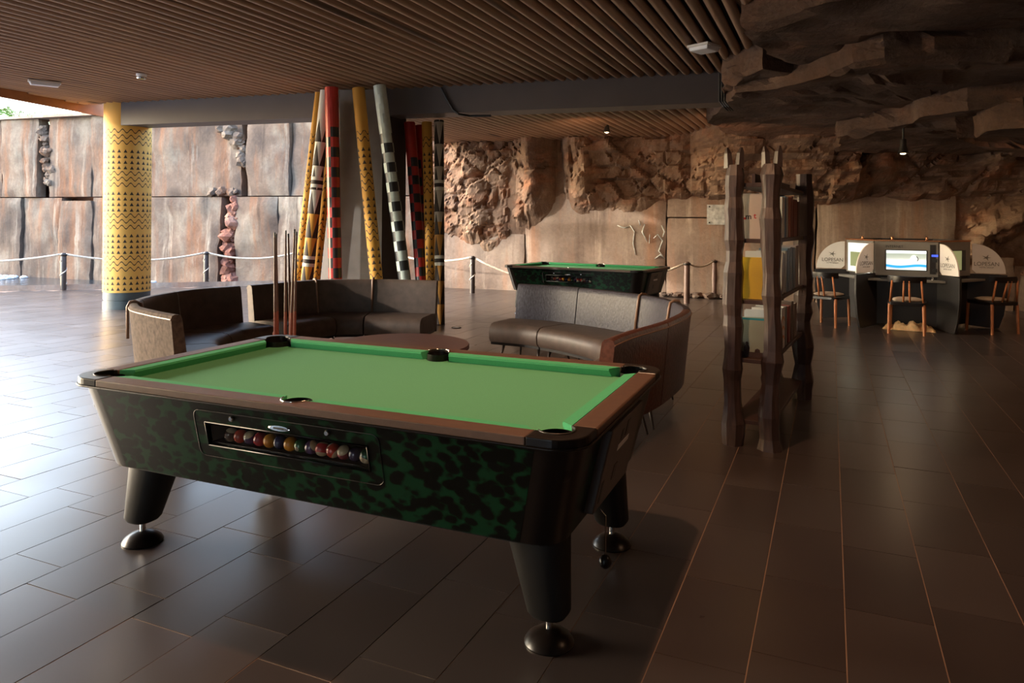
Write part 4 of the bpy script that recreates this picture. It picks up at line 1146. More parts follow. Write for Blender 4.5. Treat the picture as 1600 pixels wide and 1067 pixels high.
# ------------------------------------------------------------------ coffee table
cc = G(627, 537, 0.42)
ct = empty('coffee_table', (cc.x, cc.y, 0)); tag(ct, 'low round dark red brown coffee table amid the curved sofas', 'coffee table')
CR = 0.60
mb = MB(); mb.lathe([(CR-0.02, 0.375), (CR, 0.385), (CR, 0.412), (CR-0.006, 0.42), (0.001, 0.42)], n=56, cap=False); mb.lathe([(CR-0.02, 0.375), (0.001, 0.375)], n=56, cap=False); mb.build('tabletop', 'tabletop', ct, smooth='auto')
for k in range(4):
    a = k*pi/2-0.35
    q = MB(); pts = [(cos(a)*rr, sin(a)*rr, z) for rr, z in ((0.40, 0.374), (0.56, 0.33), (0.66, 0.25), (0.67, 0.15), (0.60, 0.05), (0.50, 0.012))]
    q.tube(pts, 0.018, 8, sq=(1.3, 0.6)); q.build('leg', 'postdark', ct, smooth=True)
mb = MB(); mb.tube([(cos(2*pi*k/32)*0.5, sin(2*pi*k/32)*0.5, 0.018) for k in range(33)], 0.014, 6, cap=False); mb.build('base_ring', 'metal', ct, smooth=True)

# ------------------------------------------------------------------ billiard cues in a floor stand
Yc = 5.55
ctr = D(446, 520, Yc)
cs = empty('cue_stand', (ctr.x, Yc, 0)); tag(cs, 'small round turned wooden cue stand hidden behind the near pool table', 'cue stand')
mb = MB(); mb.lathe([(0.17, 0), (0.17, 0.03), (0.15, 0.045), (0.03, 0.05)], n=28); mb.build('base', 'redleather', cs, smooth='auto')
mb = MB(); mb.lathe([(0.022, 0.05), (0.018, 0.3), (0.03, 0.4), (0.016, 0.5), (0.02, 0.56), (0.028, 0.585), (0.014, 0.60), (0.024, 0.63), (0.012, 0.66), (0.003, 0.675)], (-0.075, 0, 0), n=14); mb.build('turned_stem', 'cue', cs, smooth=True)
mb = MB(); mb.lathe([(0.155, 0.50), (0.16, 0.51), (0.16, 0.52), (0.155, 0.53), (0.14, 0.53), (0.14, 0.50)], n=28, cap=False); mb.build('holding_ring', 'metal', cs, smooth='auto')
CUES = [(429, 363, 430.5, 525, 'leftmost of the group of cues'), (431.5, 365, 434, 525, 'crossing just right of the leftmost cue'), (446.5, 360, 446, 527, 'straight upright in the middle of the group'),
        (450.5, 365, 455, 527, 'leaning just right of the middle cue'), (460.5, 358, 453, 527, 'tallest, crossing in front of its right neighbours'), (463.5, 362, 459.5, 528, 'rightmost of the group of cues')]
for k, (ut, vt, ub, vb, nm) in enumerate(CUES):
    dy = (-0.08, 0.05, -0.02, 0.08, -0.10, 0.03)[k]
    T_ = D(ut, vt, Yc+dy*0.4)
    u0 = ub+(ub-ut)/(vb-vt)*(F*1.45/Yc+PY-vb)*0.6
    B_ = D(u0, 600, Yc+dy); B_.z = 0.052
    d = T_-B_; L = d.length
    o = MB(); o.tube([(0, 0, 0), (0, 0, 0.02), (0, 0, 0.75)], [0.0145, 0.0155, 0.0115], 12)
    cu = empty('billiard_cue', B_); cu.rotation_euler = d.to_track_quat('Z', 'Y').to_euler()
    o.build('butt', 'cue', cu, smooth='auto')
    o = MB(); o.tube([(0, 0, 0.75), (0, 0, L-0.03)], [0.0115, 0.0068], 12); o.build('cue_shaft', 'cuedark', cu, smooth='auto')
    o = MB(); o.tube([(0, 0, L-0.03), (0, 0, L)], [0.0068, 0.0066], 10); o.build('tip', 'ink', cu)
    tag(cu, 'red brown wooden billiard cue, '+nm, 'billiard cue', 'cues standing behind the near table')

# ------------------------------------------------------------------ carved bookshelf
pL, pR, pB = G(1143, 695), G(1203, 702), G(1254, 622)
bx = (pB-pR); bx.z = 0; bLen = bx.length; bang = atan2(bx.y, bx.x)
wdir = (pL-pR).normalized(); bw = (pL-pR).length
# local frame: x along the length away from us, y towards the left post
bs = empty('bookshelf', (pR.x, pR.y, 0), bang); tag(bs, 'tall dark wooden bookshelf with four roughly carved forked posts', 'bookshelf')
def carved(x, y, h, fork, name='carved_post', wx=0.054, seed=0):
    n = 8; lv = 26; vs = []; q = MB()
    for i in range(lv+1):
        z = h*i/lv
        a = 1+0.34*(math.fmod(abs(noise.noise(Vector((seed, z*3.2, 0))))*3, 1)-0.3)+(0.18 if z < 0.18 else 0)
        dx, dy = 0.014*noise.noise(Vector((seed+5, z*2.5, 0))), 0.02*noise.noise(Vector((seed+9, z*2.2, 0)))
        if i == lv: a *= 0.8
        for k in range(n):
            t = 2*pi*k/n+pi/8; ct_, st_ = cos(t), sin(t)
            m_ = max(abs(ct_), abs(st_)); rr = wx*a*(0.35/m_+0.72)*(1+0.05*hsh(k, i, seed))
            vs.append((x+dx+rr*ct_, y+dy+rr*st_, z))
    q.add(vs, [(i*n+k, i*n+(k+1) % n, (i+1)*n+(k+1) % n, (i+1)*n+k) for i in range(lv) for k in range(n)]+[tuple(range(n)), tuple(lv*n+n-1-k for k in range(n))])
    po = q.build(name, 'carved', bs)
    for s in ((-1, 1) if fork > 0.06 else ()):
        q = MB(); yy = y+s*0.036
        q.tube([(x, yy*1.0, h-0.02), (x, yy+s*0.006, h+0.08), (x, yy+s*0.012, h+fork)], [0.034, 0.026, 0.010], 5); q.build('prong', 'carved', po)
sw = 0.235
carved(0, bw, 1.90, 0.12, seed=1.3); carved(0, 0.0, 1.90, 0.12, seed=4.4)
carved(bLen, 0.0, 1.93, 0.05, seed=7.9, wx=0.066); carved(bLen, bw, 1.93, 0.05, seed=11.2, wx=0.066)
LV = [0.155, 0.57, 0.97, 1.385, 1.765]
for z in LV:
    q = MB(); q.box((bLen/2, bw/2, z), (bLen-0.05, bw+0.01, 0.028)); q.build('shelf_board', 'shelf', bs, bevel=0.003)
q = MB(); q.box((bLen/2, bw/2+0.00, 1.80), (bLen-0.05, 0.02, 0.08)); q.build('back_board', 'shelf', bs)
def book(x, y, z, t, d, h, c, lab, lean=0.0, grp=None, title=None, open_=None):
    """t: thickness along the shelf, d: depth across it, h: height; spine faces the right aisle (-y)"""
    r = empty('book'); 
    m = mat('book cover '+lab[:12], c, 0.4, var=0.05)
    q = MB(); T_ = 0.003
    q.box((0, -d/2+T_/2, h/2), (t, T_, h)); q.box((-t/2+T_/2, 0, h/2), (T_, d, h)); q.box((t/2-T_/2, 0, h/2), (T_, d, h)); q.build('cover', m, r)
    q = MB(); q.box((0, 0.004, h/2), (t-2*T_, d-0.012, h-0.012)); q.build('pages', 'white', r)
    cx, sx = cos(bang), sin(bang)
    px = pR.x+x*cx-y*sx; py = pR.y+x*sx+y*cx
    r.rotation_euler = Matrix.Rotation(bang, 3, 'Z').to_euler() if not lean else (Matrix.Rotation(bang, 3, 'Z') @ Matrix.Rotation(lean, 3, 'Y')).to_euler()
    r.location = (px, py, z+0.0145+(abs(sin(lean))*t/2)); tag(r, lab, 'book', grp); return r
yb = bw/2
g1, g2, g3 = 'books on the top shelf', 'books on the middle shelf', 'books on the lower shelf'
z = LV[3]
b_ = book(0.12, yb, z, 0.05, 0.20, 0.31, (0.55, 0.50, 0.45), 'white book on the top shelf whose back cover shows a small m and red mark', 0, g1)
f = MB(); f.box((0, 0, 0), (0.0008, 0.020, 0.014)); o = f.build('red_mark', 'red', b_); o.location = (-0.0256, 0.072, 0.138)
t_ = text('printed_letter', 'm', 0.055, 'ink', b_, (-0.0255, 0.045, 0.150), (pi/2, 0, -pi/2), 0.0005, 0.001)
t_ = text('printed_letter', 't', 0.055, 'red', b_, (-0.0255, 0.002, 0.155), (pi/2, 0, -pi/2), 0.0005, 0.001)
xs = 0.50
for k, (t, h, c, lab) in enumerate([(0.11, 0.30, (0.62, 0.60, 0.56), 'thick white book spine on the top shelf'), (0.05, 0.31, (0.10, 0.16, 0.24), 'slim blue grey book on the top shelf'), (0.035, 0.31, (0.42, 0.40, 0.38), 'slim pale grey book on the top shelf'), (0.07, 0.31, (0.36, 0.09, 0.05), 'bright red book on the top shelf'),
                                    (0.06, 0.32, (0.20, 0.06, 0.05), 'dark red book on the top shelf'), (0.20, 0.30, (0.16, 0.022, 0.022), 'widest deep red book on the top shelf'), (0.12, 0.29, (0.07, 0.03, 0.03), 'very dark brown book, farthest on the top shelf')]):
    book(xs+t/2+0.03, yb-0.01, z, t, 0.20, h, c, lab, 0, g1); xs += t+0.05
z = LV[2]
book(0.12, yb, z, 0.045, 0.21, 0.285, (0.62, 0.42, 0.03), 'bright yellow book on the middle shelf', 0, g2)
book(0.22, yb, z, 0.05, 0.17, 0.325, (0.50, 0.50, 0.50), 'pale grey book rising behind the yellow one', 0, g2)
xs = 0.46
for k, (t, h, c, lab, ln) in enumerate([(0.09, 0.30, (0.30, 0.26, 0.23), 'grey brown book leaning on the middle shelf', 0.16), (0.08, 0.31, (0.36, 0.34, 0.32), 'light grey book on the middle shelf', 0.10), (0.09, 0.33, (0.09, 0.14, 0.20), 'slate blue book on the middle shelf', 0), (0.09, 0.335, (0.20, 0.22, 0.26), 'grey blue book with pale edge on the middle shelf', 0),
                                        (0.10, 0.33, (0.11, 0.13, 0.17), 'dark grey book on the middle shelf', 0), (0.16, 0.34, (0.24, 0.20, 0.20), 'brownish grey album, farthest on the middle shelf', 0)]):
    book(xs+t/2+0.03, yb-0.01, z, t, 0.21, h, c, lab, ln, g2); xs += t+0.055
z = LV[1]
b_ = book(0.12, yb, z, 0.04, 0.21, 0.27, (0.30, 0.33, 0.26), 'picture book with a teal top edge and a small figure on its cover, lower shelf', 0, g3)
f = MB(); f.box((0, 0, 0), (0.0008, 0.208, 0.014)); o = f.build('teal_strip', mat('teal print', (0.03, 0.28, 0.36), 0.4), b_); o.location = (-0.0206, 0, 0.262)
f = MB(); f.box((0, 0, 0), (0.0008, 0.208, 0.035)); o = f.build('cover_ground', 'shelf', b_); o.location = (-0.0206, 0, 0.018)
f = MB(); f.lathe([(0.001, 0), (0.017, 0.002), (0.02, 0.03), (0.012, 0.045), (0.008, 0.05), (0.011, 0.058), (0.008, 0.068), (0.001, 0.071)], n=10); f.v = [(v[0]*0.04, v[1], v[2]) for v in f.v]
o = f.build('printed_figure', 'shelf', b_, smooth=True); o.location = (-0.0208, 0.05, 0.034)
f = MB(); f.lathe([(0.001, 0), (0.02, 0.002), (0.016, 0.02), (0.001, 0.028)], n=10); f.v = [(v[0]*0.04, v[1], v[2]) for v in f.v]
o = f.build('printed_rocks', 'shelf', b_, smooth=True); o.location = (-0.0208, -0.02, 0.034)
book(0.20, yb, z, 0.05, 0.17, 0.315, (0.45, 0.48, 0.52), 'pale blue white book rising behind the picture book', 0, g3)
b_ = book(0.58, yb-0.01, z, 0.16, 0.21, 0.30, (0.60, 0.60, 0.60), 'thick white box file with orange swooshes on its spine, lower shelf', 0, g3)
for k in range(3):
    f = MB(); f.tube([(0.07-0.14*(j/8), 0, 0.06+0.07*k+0.03*sin(j/8*pi)) for j in range(9)], 0.009, 6, sq=(1, 1)); f.v = [(v[0], v[1]*0.06, v[2]) for v in f.v]
    o = f.build('orange_swoosh', mat('orange print', (0.62, 0.24, 0.03), 0.4), b_); o.location = (0, -0.1056, 0)
xs = 0.70
for k, (t, h, c, lab) in enumerate([(0.08, 0.29, (0.12, 0.13, 0.13), 'dark grey book on the lower shelf'), (0.10, 0.28, (0.20, 0.035, 0.03), 'dull red book on the lower shelf'), (0.10, 0.30, (0.10, 0.07, 0.06), 'brown book on the lower shelf'), (0.14, 0.27, (0.16, 0.11, 0.09), 'tan brown book, farthest on the lower shelf')]):
    book(xs+t/2+0.03, yb-0.01, z, t, 0.20, h, c, lab, 0, g3); xs += t+0.06

# ------------------------------------------------------------------ computer kiosk
oL, oR = G(1334, 515), G(1499, 523)
KS = (oR-oL).length/1.45*0.98
mid = (oL+oR)/2; dd = Vector((mid.x, mid.y, 0)).normalized()
KC = mid+dd*1.45*0.866*KS; KC.z = 0; KA = atan2(-dd.y, -dd.x)
ks = empty('computer_kiosk', KC, KA); tag(ks, 'hexagonal computer island with dark desks, lit screens and white rounded dividers', 'computer kiosk')
RH, RO = 0.95*KS, 1.45*KS
def hexp(k, r): a = radians(-30+60*k); return Vector((r*cos(a), r*sin(a), 0))
for k in range(6):
    a = radians(-30+60*k); ux_ = Vector((cos(a), sin(a), 0)); th = Vector((-sin(a), cos(a), 0))*0.02
    def pt(r, z): return ux_*r+Vector((0, 0, z))-th*0.5
    q = MB(); q.slabpoly([pt(RH-0.06, 0.03), pt(RO-0.16, 0.0), pt(RO-0.10, 0.01), pt(RO-0.04, 0.2), pt(RO, 0.5), pt(RO, 0.78), pt(RH+0.2, 0.79), pt(RH-0.06, 0.79)], th*1.6)
    dv = q.build('divider_panel', 'kdark', ks, bevel=0.003)
    z0_, z1_ = 0.80, 1.235
    q = MB(); r0_, r1_ = RH+0.01, RO-0.02
    ar = [pt(r0_+(r1_-r0_)*sin(t), z0_+(z1_-z0_)*cos(t)) for t in [pi/2*j/12 for j in range(13)]]
    q.slabpoly([pt(r0_+0.05, z0_), pt(r0_, z0_+0.05)]+ar, th); fn = q.build('divider_fin', 'white', dv, bevel=0.002)
    rot0 = Matrix((ux_, Vector((0, 0, 1)), ux_.cross(Vector((0, 0, 1))))).transposed()
    for s in (1, -1):
        mrot = Matrix((ux_*s, Vector((0, 0, 1)), (ux_*s).cross(Vector((0, 0, 1))))).transposed()
        nrm = (ux_*s).cross(Vector((0, 0, 1)))
        ctr_ = ux_*(r0_+0.20*KS)+nrm*0.0125
        t_ = text('printed_name', 'LOPESAN', 0.082, 'kgrey', dv, ctr_+Vector((0, 0, 0.935)), mrot.to_euler(), 0.0006, 0.0, sx=0.92)
        t_ = text('printed_line', 'HOTEL GROUP', 0.026, 'kgrey', dv, ctr_+Vector((0, 0, 0.885)), mrot.to_euler(), 0.0006)
        # small bird-like star emblem
        star = []
        for j in range(10):
            rr = (0.06 if j in (1, 9, 5) else 0.045) if j % 2 else 0.014
            aa = pi/2+2*pi*j/10+0.3
            star.append((rr*cos(aa)*1.25, rr*sin(aa)*0.8))
        q = MB(); q.prism(star, 0, 0.0012); st_ = q.build('emblem', 'kgrey', dv); st_.location = ctr_+Vector((0, 0, 1.03)); st_.rotation_euler = mrot.to_euler()
# screen picture materials
def screen_mat():
    m, nt, b = newmat('lit screen with blue wave'); X.nt = nt
    tc = nt.nodes.new('ShaderNodeTexCoord'); sp = nt.nodes.new('ShaderNodeSeparateXYZ'); nt.links.new(tc.outputs['Generated'], sp.inputs[0])
    y, z = X(sp.outputs[1]), X(sp.outputs[2])
    yy = X.m('SUBTRACT', 1.0, y)
    w_ = z-((yy*6.0+0.6).sin()*0.045+0.20)
    c = ramp(nt, z.s, [(0.0, (0.55, 0.60, 0.60)), (0.45, (0.80, 0.86, 0.84)), (0.62, (0.42, 0.47, 0.42)), (0.84, (0.30, 0.36, 0.30)), (0.87, (0.80, 0.85, 0.85)), (1.0, (0.7, 0.8, 0.8))])
    c = mix(nt, ramp(nt, (w_.abs()*9.0).s, [(0.35, (1, 1, 1)), (0.9, (0, 0, 0))]), c, (0.02, 0.33, 0.75))
    nt.links.new(c, b.inputs['Emission Color']); b.inputs['Emission Strength'].default_value = 0.9
    nt.links.new(c, b.inputs['Base Color']); b.inputs['Base Color'].default_value = (0, 0, 0, 1); b.inputs['Roughness'].default_value = 0.3
    return m
SM = [screen_mat(), emit('lit white screen', (0.62, 0.70, 0.72), 0.5), emit('lit olive screen', (0.30, 0.32, 0.14), 0.45)]
SG = emit('lit green picture', (0.16, 0.20, 0.10), 0.4)
SW = emit('white screen figure', (0.9, 0.95, 0.92), 0.7)
SB = emit('blue lit display', (0.05, 0.1, 0.9), 0.9)
for k in range(6):
    a = radians(60*k); f = Vector((cos(a), sin(a), 0)); t = Vector((-sin(a), cos(a), 0))
    ap = RH*0.866; hw = RH*0.5-0.02; ao = RO*0.866
    q = MB(); c_ = f*(ap-0.03)
    q.box((c_.x, c_.y, 1.01), (0.05, 2*hw, 0.50), a); bp_ = q.build('screen_panel', 'kgrey', ks, bevel=0.004)
    q = MB(); q.box((f.x*(ap-0.045), f.y*(ap-0.045), 1.272), (0.09, 2*hw+0.04, 0.022), a); q.build('top_trim', 'copper' if k in (0, 1, 5) else 'kdark', bp_)
    q = MB(); q.box((f.x*(ap-0.05), f.y*(ap-0.05), 0.40), (0.02, 2*hw, 0.70), a); q.build('lower_panel', 'kdark', ks)
    q = MB(); i0, i1 = f*(ap)+t*hw, f*(ap)-t*hw; e0, e1 = f*(ao-0.22)-t*(RO*0.5-0.16), f*(ao-0.22)+t*(RO*0.5-0.16)
    q.prism([(i0.x, i0.y), (i1.x, i1.y), (e0.x, e0.y), (e1.x, e1.y)], 0.69, 0.72); q.build('desk_top', 'kgrey', ks, bevel=0.003)
    if k in (0, 1, 5):
        sm = SM[0] if k == 0 else (SM[2] if k == 1 else SM[1])
        # local panel frame: x outward (f), y along t; seen from outside +y is to the right
        fr_ = empty('holder'); bpy.data.objects.remove(fr_)
        def onp(y0, y1, z0_, z1_, m, nm, d=0.001, th=0.004):
            q = MB(); q.box((0, 0, 0), (th, y1-y0, z1_-z0_)); o = q.build(nm, m, bp_)
            cc_ = f*(ap-0.005+d+th/2)+t*((y0+y1)/2); o.location = (cc_.x, cc_.y, (z0_+z1_)/2); o.rotation_euler = (0, 0, a); return o
        onp(-0.27, 0.27, 0.84, 1.14, 'ink', 'screen_frame'); 
        onp(-0.255, 0.255, 0.85, 1.13, sm, 'screen', 0.005) if k == 0 else None
        if k == 0:
            onp(0.30, hw-0.03, 0.80, 1.22, 'kdark', 'control_plate'); onp(0.32, 0.40, 1.05, 1.08, SB, 'blue_display', 0.006)
            for zz in (0.83, 0.97): onp(0.33, 0.39, zz, zz+0.05, 'ink', 'card_slot', 0.006)
            q = MB(); q.lathe([(0.001, 0), (1, 0), (1, 1), (0.001, 1)], n=20, cap=False, sx=0.044, sy=0.052); q.v = [(v[2]*0.003, v[0], v[1]) for v in q.v]
            o = q.build('head_picture', SW, bp_); cc_ = f*(ap+0.006)+t*0.10; o.location = (cc_.x, cc_.y, 1.015); o.rotation_euler = (0, 0, a)
            q = MB(); q.tube([(0, 0.046*cos(j*0.25-0.7), 0.046*sin(j*0.25-0.7)) for j in range(8)], 0.006, 6)
            o = q.build('headset_picture', 'ink', bp_); cc_ = f*(ap+0.008)+t*0.105; o.location = (cc_.x, cc_.y, 1.01); o.rotation_euler = (0, 0, a)
            mrot = Matrix((t, Vector((0, 0, 1)), f)).transposed()
            text('panel_text', 'INTERNET', 0.05, 'ink', bp_, f*(ap-0.003)+t*-0.15+Vector((0, 0, 1.185)), mrot.to_euler(), 0.001)
            q = MB(); q.lathe([(0.016, 0), (0.016, 0.012), (0.008, 0.02), (0.012, 0.035), (0.001, 0.045)], n=14); o = q.build('joystick', 'chrome', ks, smooth=True); cc_ = f*(ap+0.12)+t*0.33; o.location = (cc_.x, cc_.y, 0.72)
            q = MB(); q.box((0, 0, 0.006), (0.13, 0.40, 0.012)); o = q.build('keyboard', 'ink', ks); cc_ = f*(ap+0.13)+t*-0.12; o.location = (cc_.x, cc_.y, 0.721); o.rotation_euler = (0, 0, a)
        elif k == 5:
            onp(-0.33, 0.33, 0.78, 1.22, SM[1], 'screen', 0.005); onp(-0.25, 0.10, 0.86, 1.08, SG, 'green_picture', 0.010, 0.002)
        else:
            onp(-0.25, 0.15, 0.85, 1.13, SM[2], 'screen', 0.005)
# small copper reading lamps on top
for (kk, yy) in ((0, -0.18), (0, 0.26), (5, 0.05)):
    a = radians(60*kk); f = Vector((cos(a), sin(a), 0)); t = Vector((-sin(a), cos(a), 0)); p_ = f*(RH*0.866-0.03)+t*yy
    q = MB(); q.lathe([(0.022, 0), (0.022, 0.01), (0.010, 0.015), (0.018, 0.03), (0.016, 0.045), (0.001, 0.05)], (p_.x, p_.y, 1.283), 14); q.build('top_lamp', 'copper', ks, smooth=True)
# rock foot under the middle desk, warm lamplight put into its gold colour
gpos = G(1418, 512); bm = bmesh.new(); bmesh.ops.create_grid(bm, x_segments=26, y_segments=12, size=1)
gg = KC-dd*0.98*KS
for v in bm.verts:
    x, y = v.co.x*0.33, v.co.y*0.14
    e_ = (1-abs(v.co.x)**2)*(1-v.co.y**2)
    v.co = Vector((x+0.03*noise.noise(Vector((x*9, y*9, 1))), y, 0.004+min(1, max(0, e_)*2.5)*0.07*(1+1.5*noise.noise(Vector((x*12, y*14, 3))))))
me = bpy.data.meshes.new('lamplit_rock'); bm.to_mesh(me); bm.free(); me.materials.append(M['gold'])
o = bpy.data.objects.new('lamplit_rock', me); col.objects.link(o); o.location = (gg.x+0.05, gg.y, 0.0); o.rotation_euler = (0, 0, KA+pi/2)
tag(o, 'low rough rock under the middle desk of the computer island, lamplight in its colour', 'sheet')

# ------------------------------------------------------------------ chairs
def make_chair():
    r = empty('wooden_chair'); tag(r, 'x', 'chair', 'chairs round the computer island')
    S = 0.235
    for sx in (-1, 1):
        for sy in (-1, 1):
            q = MB(); q.tube([(sx*0.205, sy*0.20, 0.415), (sx*0.215, sy*0.215, 0)], [0.022, 0.018], 10); q.build('leg', 'orangewood', r, smooth='auto')
    q = MB(); fr_ = arc(0.16, 0.16, 0.075, 0, pi/2, 4)+arc(-0.16, 0.16, 0.075, pi/2, pi, 4)+arc(-0.16, -0.16, 0.075, pi, 1.5*pi, 4)+arc(0.16, -0.16, 0.075, 1.5*pi, 2*pi, 4)
    q.prism(fr_, 0.40, 0.445); q.build('seat_frame', 'black', r, bevel=0.006)
    q = MB(); n = 24
    def sq(a, e=0.55): return math.copysign(abs(cos(a))**e, cos(a)), math.copysign(abs(sin(a))**e, sin(a))
    vs = []
    for rr, z in ((0.165, 0.446), (0.185, 0.46), (0.18, 0.475), (0.12, 0.492), (0.005, 0.495)):
        for k in range(n): x, y = sq(2*pi*k/n); vs.append((x*rr, y*rr+0.01, z))
    q.add(vs, [(i*n+k, i*n+(k+1) % n, (i+1)*n+(k+1) % n, (i+1)*n+k) for i in range(4) for k in range(n)]+[tuple(4*n+k for k in range(n))]); q.build('cushion', 'beige', r, smooth=True)
    # back at -y
    for x0, x1, y1 in ((-0.20, -0.175, -0.235), (-0.04, -0.032, -0.275), (0.04, 0.032, -0.275), (0.20, 0.175, -0.235)):
        q = MB(); q.tube([(x0, -0.20, 0.44), (x1, y1, 0.74)], [0.014, 0.012], 8); q.build('back_spindle', 'orangewood', r, smooth=True)
    q = MB(); pts = [Vector((0.245*sin(a), -0.10-0.17*cos(a), 0)) for a in [(-1.15+2.3*k/14) for k in range(15)]]
    nr = [Vector((sin(a), -cos(a), 0)) for a in [(-1.15+2.3*k/14) for k in range(15)]]
    sweep(q, pts, nr, [(-0.012, 0.715), (0.012, 0.715), (0.016, 0.755), (0.012, 0.80), (-0.010, 0.80), (-0.014, 0.755)]); q.build('top_rail', 'black', r, smooth='auto')
    return r
ch = make_chair()
def place(o, p, rz, lab): o.location = (p.x, p.y, 0); o.rotation_euler = (0, 0, rz); o['label'] = lab
c1 = G(1417, 520); c2 = G(1294, 508); c3 = G(1550, 519)
def toward(p): d = KC-p; return atan2(d.y, d.x)-pi/2
c2_ = copy_tree(ch); c3_ = copy_tree(ch)
place(ch, c1, toward(c1)-0.05, 'wooden chair with beige cushion in front of the middle lit screen')
place(c2_, c2, toward(c2)+0.45, 'wooden chair with beige cushion at the left desk, beside the carved bookshelf')
place(c3_, c3, toward(c3)-0.45, 'wooden chair in shadow at the right desk of the computer island')

# ------------------------------------------------------------------ wall plaque, floor light, lamps
s_ = wpos(1124)
a0, a1 = wpos(1105), wpos(1150)
za, zb = wz(1115, 351), wz(1115, 320)
mb = MB(); mb.slabpoly([wpt(a0, za, 0.10), wpt(a1, za, 0.10), wpt(a1, zb, 0.10), wpt(a0, zb, 0.10)], wn*0.02)
pq = mb.build('wall_plaque', 'plaque'); tag(pq, 'pale rectangular plaque with four screws on the wall left of the bookshelf', 'plaque')
for s_, z_ in ((a0+.05, za+.04), (a1-.05, za+.04), (a0+.05, zb-.04), (a1-.05, zb-.04)):
    q = MB(); p_ = wpt(s_, z_, 0.122); q.box(p_, (0.03, 0.02, 0.03), -0.32); q.build('screw', 'metal', pq)
fl = G(713, 512); e_ = empty('floor_light', (fl.x, fl.y, 0)); tag(e_, 'small round glass floor light set in the paving left of the right sofa', 'floor light')
q = MB(); q.lathe([(0.07, 0), (0.07, 0.008), (0.055, 0.010)], n=24, cap=False); q.build('ring', 'metal', e_, smooth='auto')
q = MB(); q.lathe([(0.055, 0.006), (0.001, 0.008)], n=24, cap=False); q.build('lens', 'frost', e_)
def ceil_box(u0, v0, u1, v1, label, wid=0.11, h=0.07):
    a, b_ = G(u0, v0, ZC-h), G(u1, v1, ZC-h); L = (b_-a).length; m_ = (a+b_)/2; an = atan2(b_.y-a.y, b_.x-a.x)
    r = empty('emergency_light', (m_.x, m_.y, ZC-h), an); tag(r, label, 'ceiling light', 'white emergency lights under the battens')
    q = MB(); q.box((0, 0, h*0.32), (L, wid, h*0.62), taper=0.9); q.build('cover', 'frost', r, bevel=0.01)
    q = MB(); q.box((0, 0, h*0.80), (L+0.02, wid+0.02, h*0.38)); q.build('base', 'white', r, bevel=0.004)
ceil_box(45, 132, 94, 137, 'white oblong emergency light under the battens at the left')
ceil_box(1090, 78, 1110, 84, 'white emergency light on the battens near the rock overhang', 0.24, 0.07)
g = G(221, 124, ZC-0.07); r_ = empty('smoke_detector', (g.x, g.y, ZC-0.07)); tag(r_, 'small round smoke detector under the battens, left of the poles', 'smoke detector')
q = MB(); q.lathe([(0.03, 0.0), (0.055, 0.004), (0.06, 0.02), (0.05, 0.04)], n=24); q.build('head', 'chrome', r_, smooth='auto')
q = MB(); q.lathe([(0.05, 0.04), (0.065, 0.045), (0.065, 0.07)], n=24); q.build('base', 'frost', r_, smooth='auto')
def hang(p, ztop, label, power):
    r = empty('hanging_spotlight', p); tag(r, label, 'lamp', 'hanging spotlights')
    q = MB(); q.tube([(0, 0, 0.16), (0, 0, ztop-p.z)], 0.012, 8); q.build('stem', 'ink', r)
    q = MB(); q.lathe([(0.035, 0.19), (0.04, 0.17), (0.04, 0.10), (0.062, 0.02), (0.068, 0.0), (0.064, 0.0), (0.055, 0.02), (0.035, 0.09), (0.01, 0.10)], n=20, cap=False); q.build('lamp_shade', 'metal', r, smooth='auto')
    q = MB(); q.lathe([(0.002, -0.012), (0.028, -0.006), (0.040, 0.012), (0.034, 0.035), (0.012, 0.06)], n=16); q.build('bulb', 'bulb', r, smooth=True)
    spot_lamp((p.x, p.y, p.z-0.03), (p.x, p.y+0.01, 0), power, (1.0, 0.66, 0.38), 0.04, 150, 0.7)
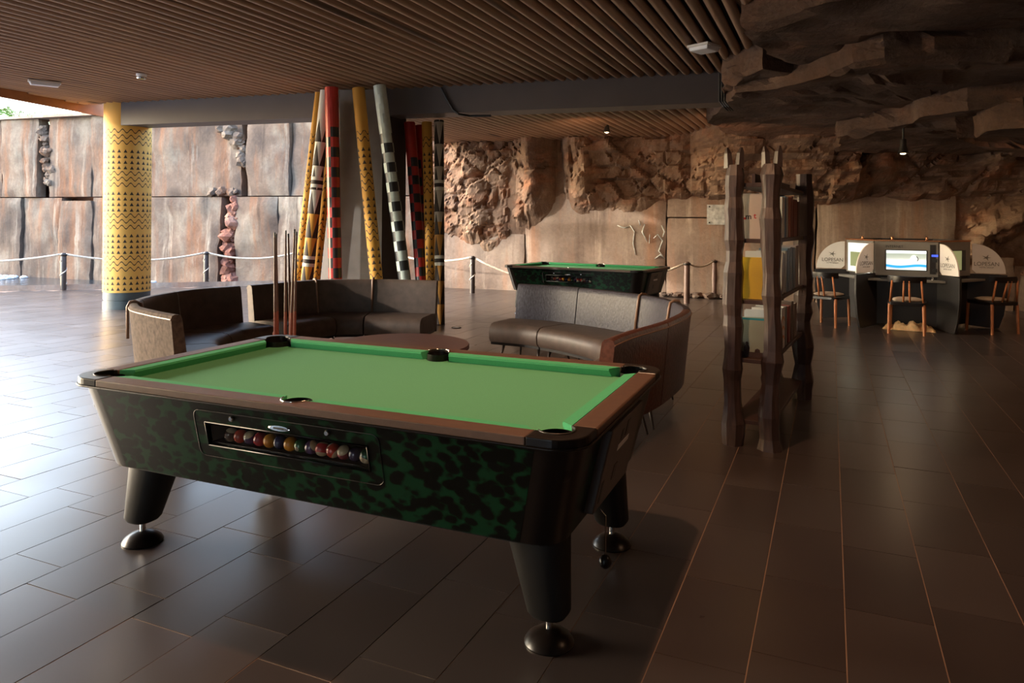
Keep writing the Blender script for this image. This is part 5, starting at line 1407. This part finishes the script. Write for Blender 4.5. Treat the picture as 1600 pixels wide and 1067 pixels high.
g = D(948, 207, 13.2); hang(g, ZR+0.05, 'hanging spotlight with a lit bulb under the far battens', 26)
g = D(1411, 240, 9.5); hang(g, zD+0.1, 'hanging spotlight with a lit bulb under the rock overhang over the computers', 40)

# ------------------------------------------------------------------ greenery beyond the outdoor wall
mb = MB(); mb.box((-30, 38, 2.2), (60, 20, 4.4)); o = mb.build('ground_beyond', 'outslab'); tag(o, 'raised ground behind the outdoor slab wall', None, kind='structure')
def palm(p, h, s, label, seed):
    rr = random.Random(seed); r = empty('palm_tree', p); tag(r, label, 'palm tree', 'palms beyond the outdoor wall')
    q = MB(); q.tube([(0, 0, 0), (0.1, 0, h*0.5), (0.05, 0.05, h)], [0.22, 0.16, 0.14], 10); q.build('trunk', 'trunk', r, smooth=True)
    for k in range(22):
        a = 2*pi*k/22+rr.uniform(-.1, .1); el = rr.uniform(0.1, 1.1); L = s*rr.uniform(.8, 1.1); q = MB(); pts = []
        for j in range(9):
            t = j/8; d = L*t; pts.append(Vector((cos(a)*d*cos(el*(1-t*0.6)), sin(a)*d*cos(el*(1-t*0.6)), h+d*sin(el)-1.1*L*t*t*0.55)))
        q.tube(pts, [0.02*(1-0.8*j/8) for j in range(9)], 4)
        for j in range(1, 9):
            for i_ in range(3):
                b0 = pts[j]+(pts[j-1]-pts[j])*(i_/3); tt = (pts[j]-pts[j-1]).normalized(); sd = tt.cross(Vector((0, 0, 1))).normalized()
                for g_ in (-1, 1):
                    e2 = b0+sd*g_*0.32*s*0.4+tt*0.16*s*0.5+Vector((0, 0, -0.10)); q.add([b0, b0+tt*0.05, e2], [(0, 1, 2)])
        q.build('frond', 'leaf', r, recalc=False)
palm(Vector((-20.9, 30.5, 4.2)), 1.3, 2.0, 'green palm seen over the outdoor wall at the top left corner', 3)
palm(Vector((-20.2, 33.0, 4.2)), 1.2, 1.6, 'second, smaller green palm beyond the wall, right of the corner palm', 5)
palm(Vector((-22.3, 31, 4.2)), 1.5, 2.4, 'palm beyond the wall at the very left edge of the picture', 8)
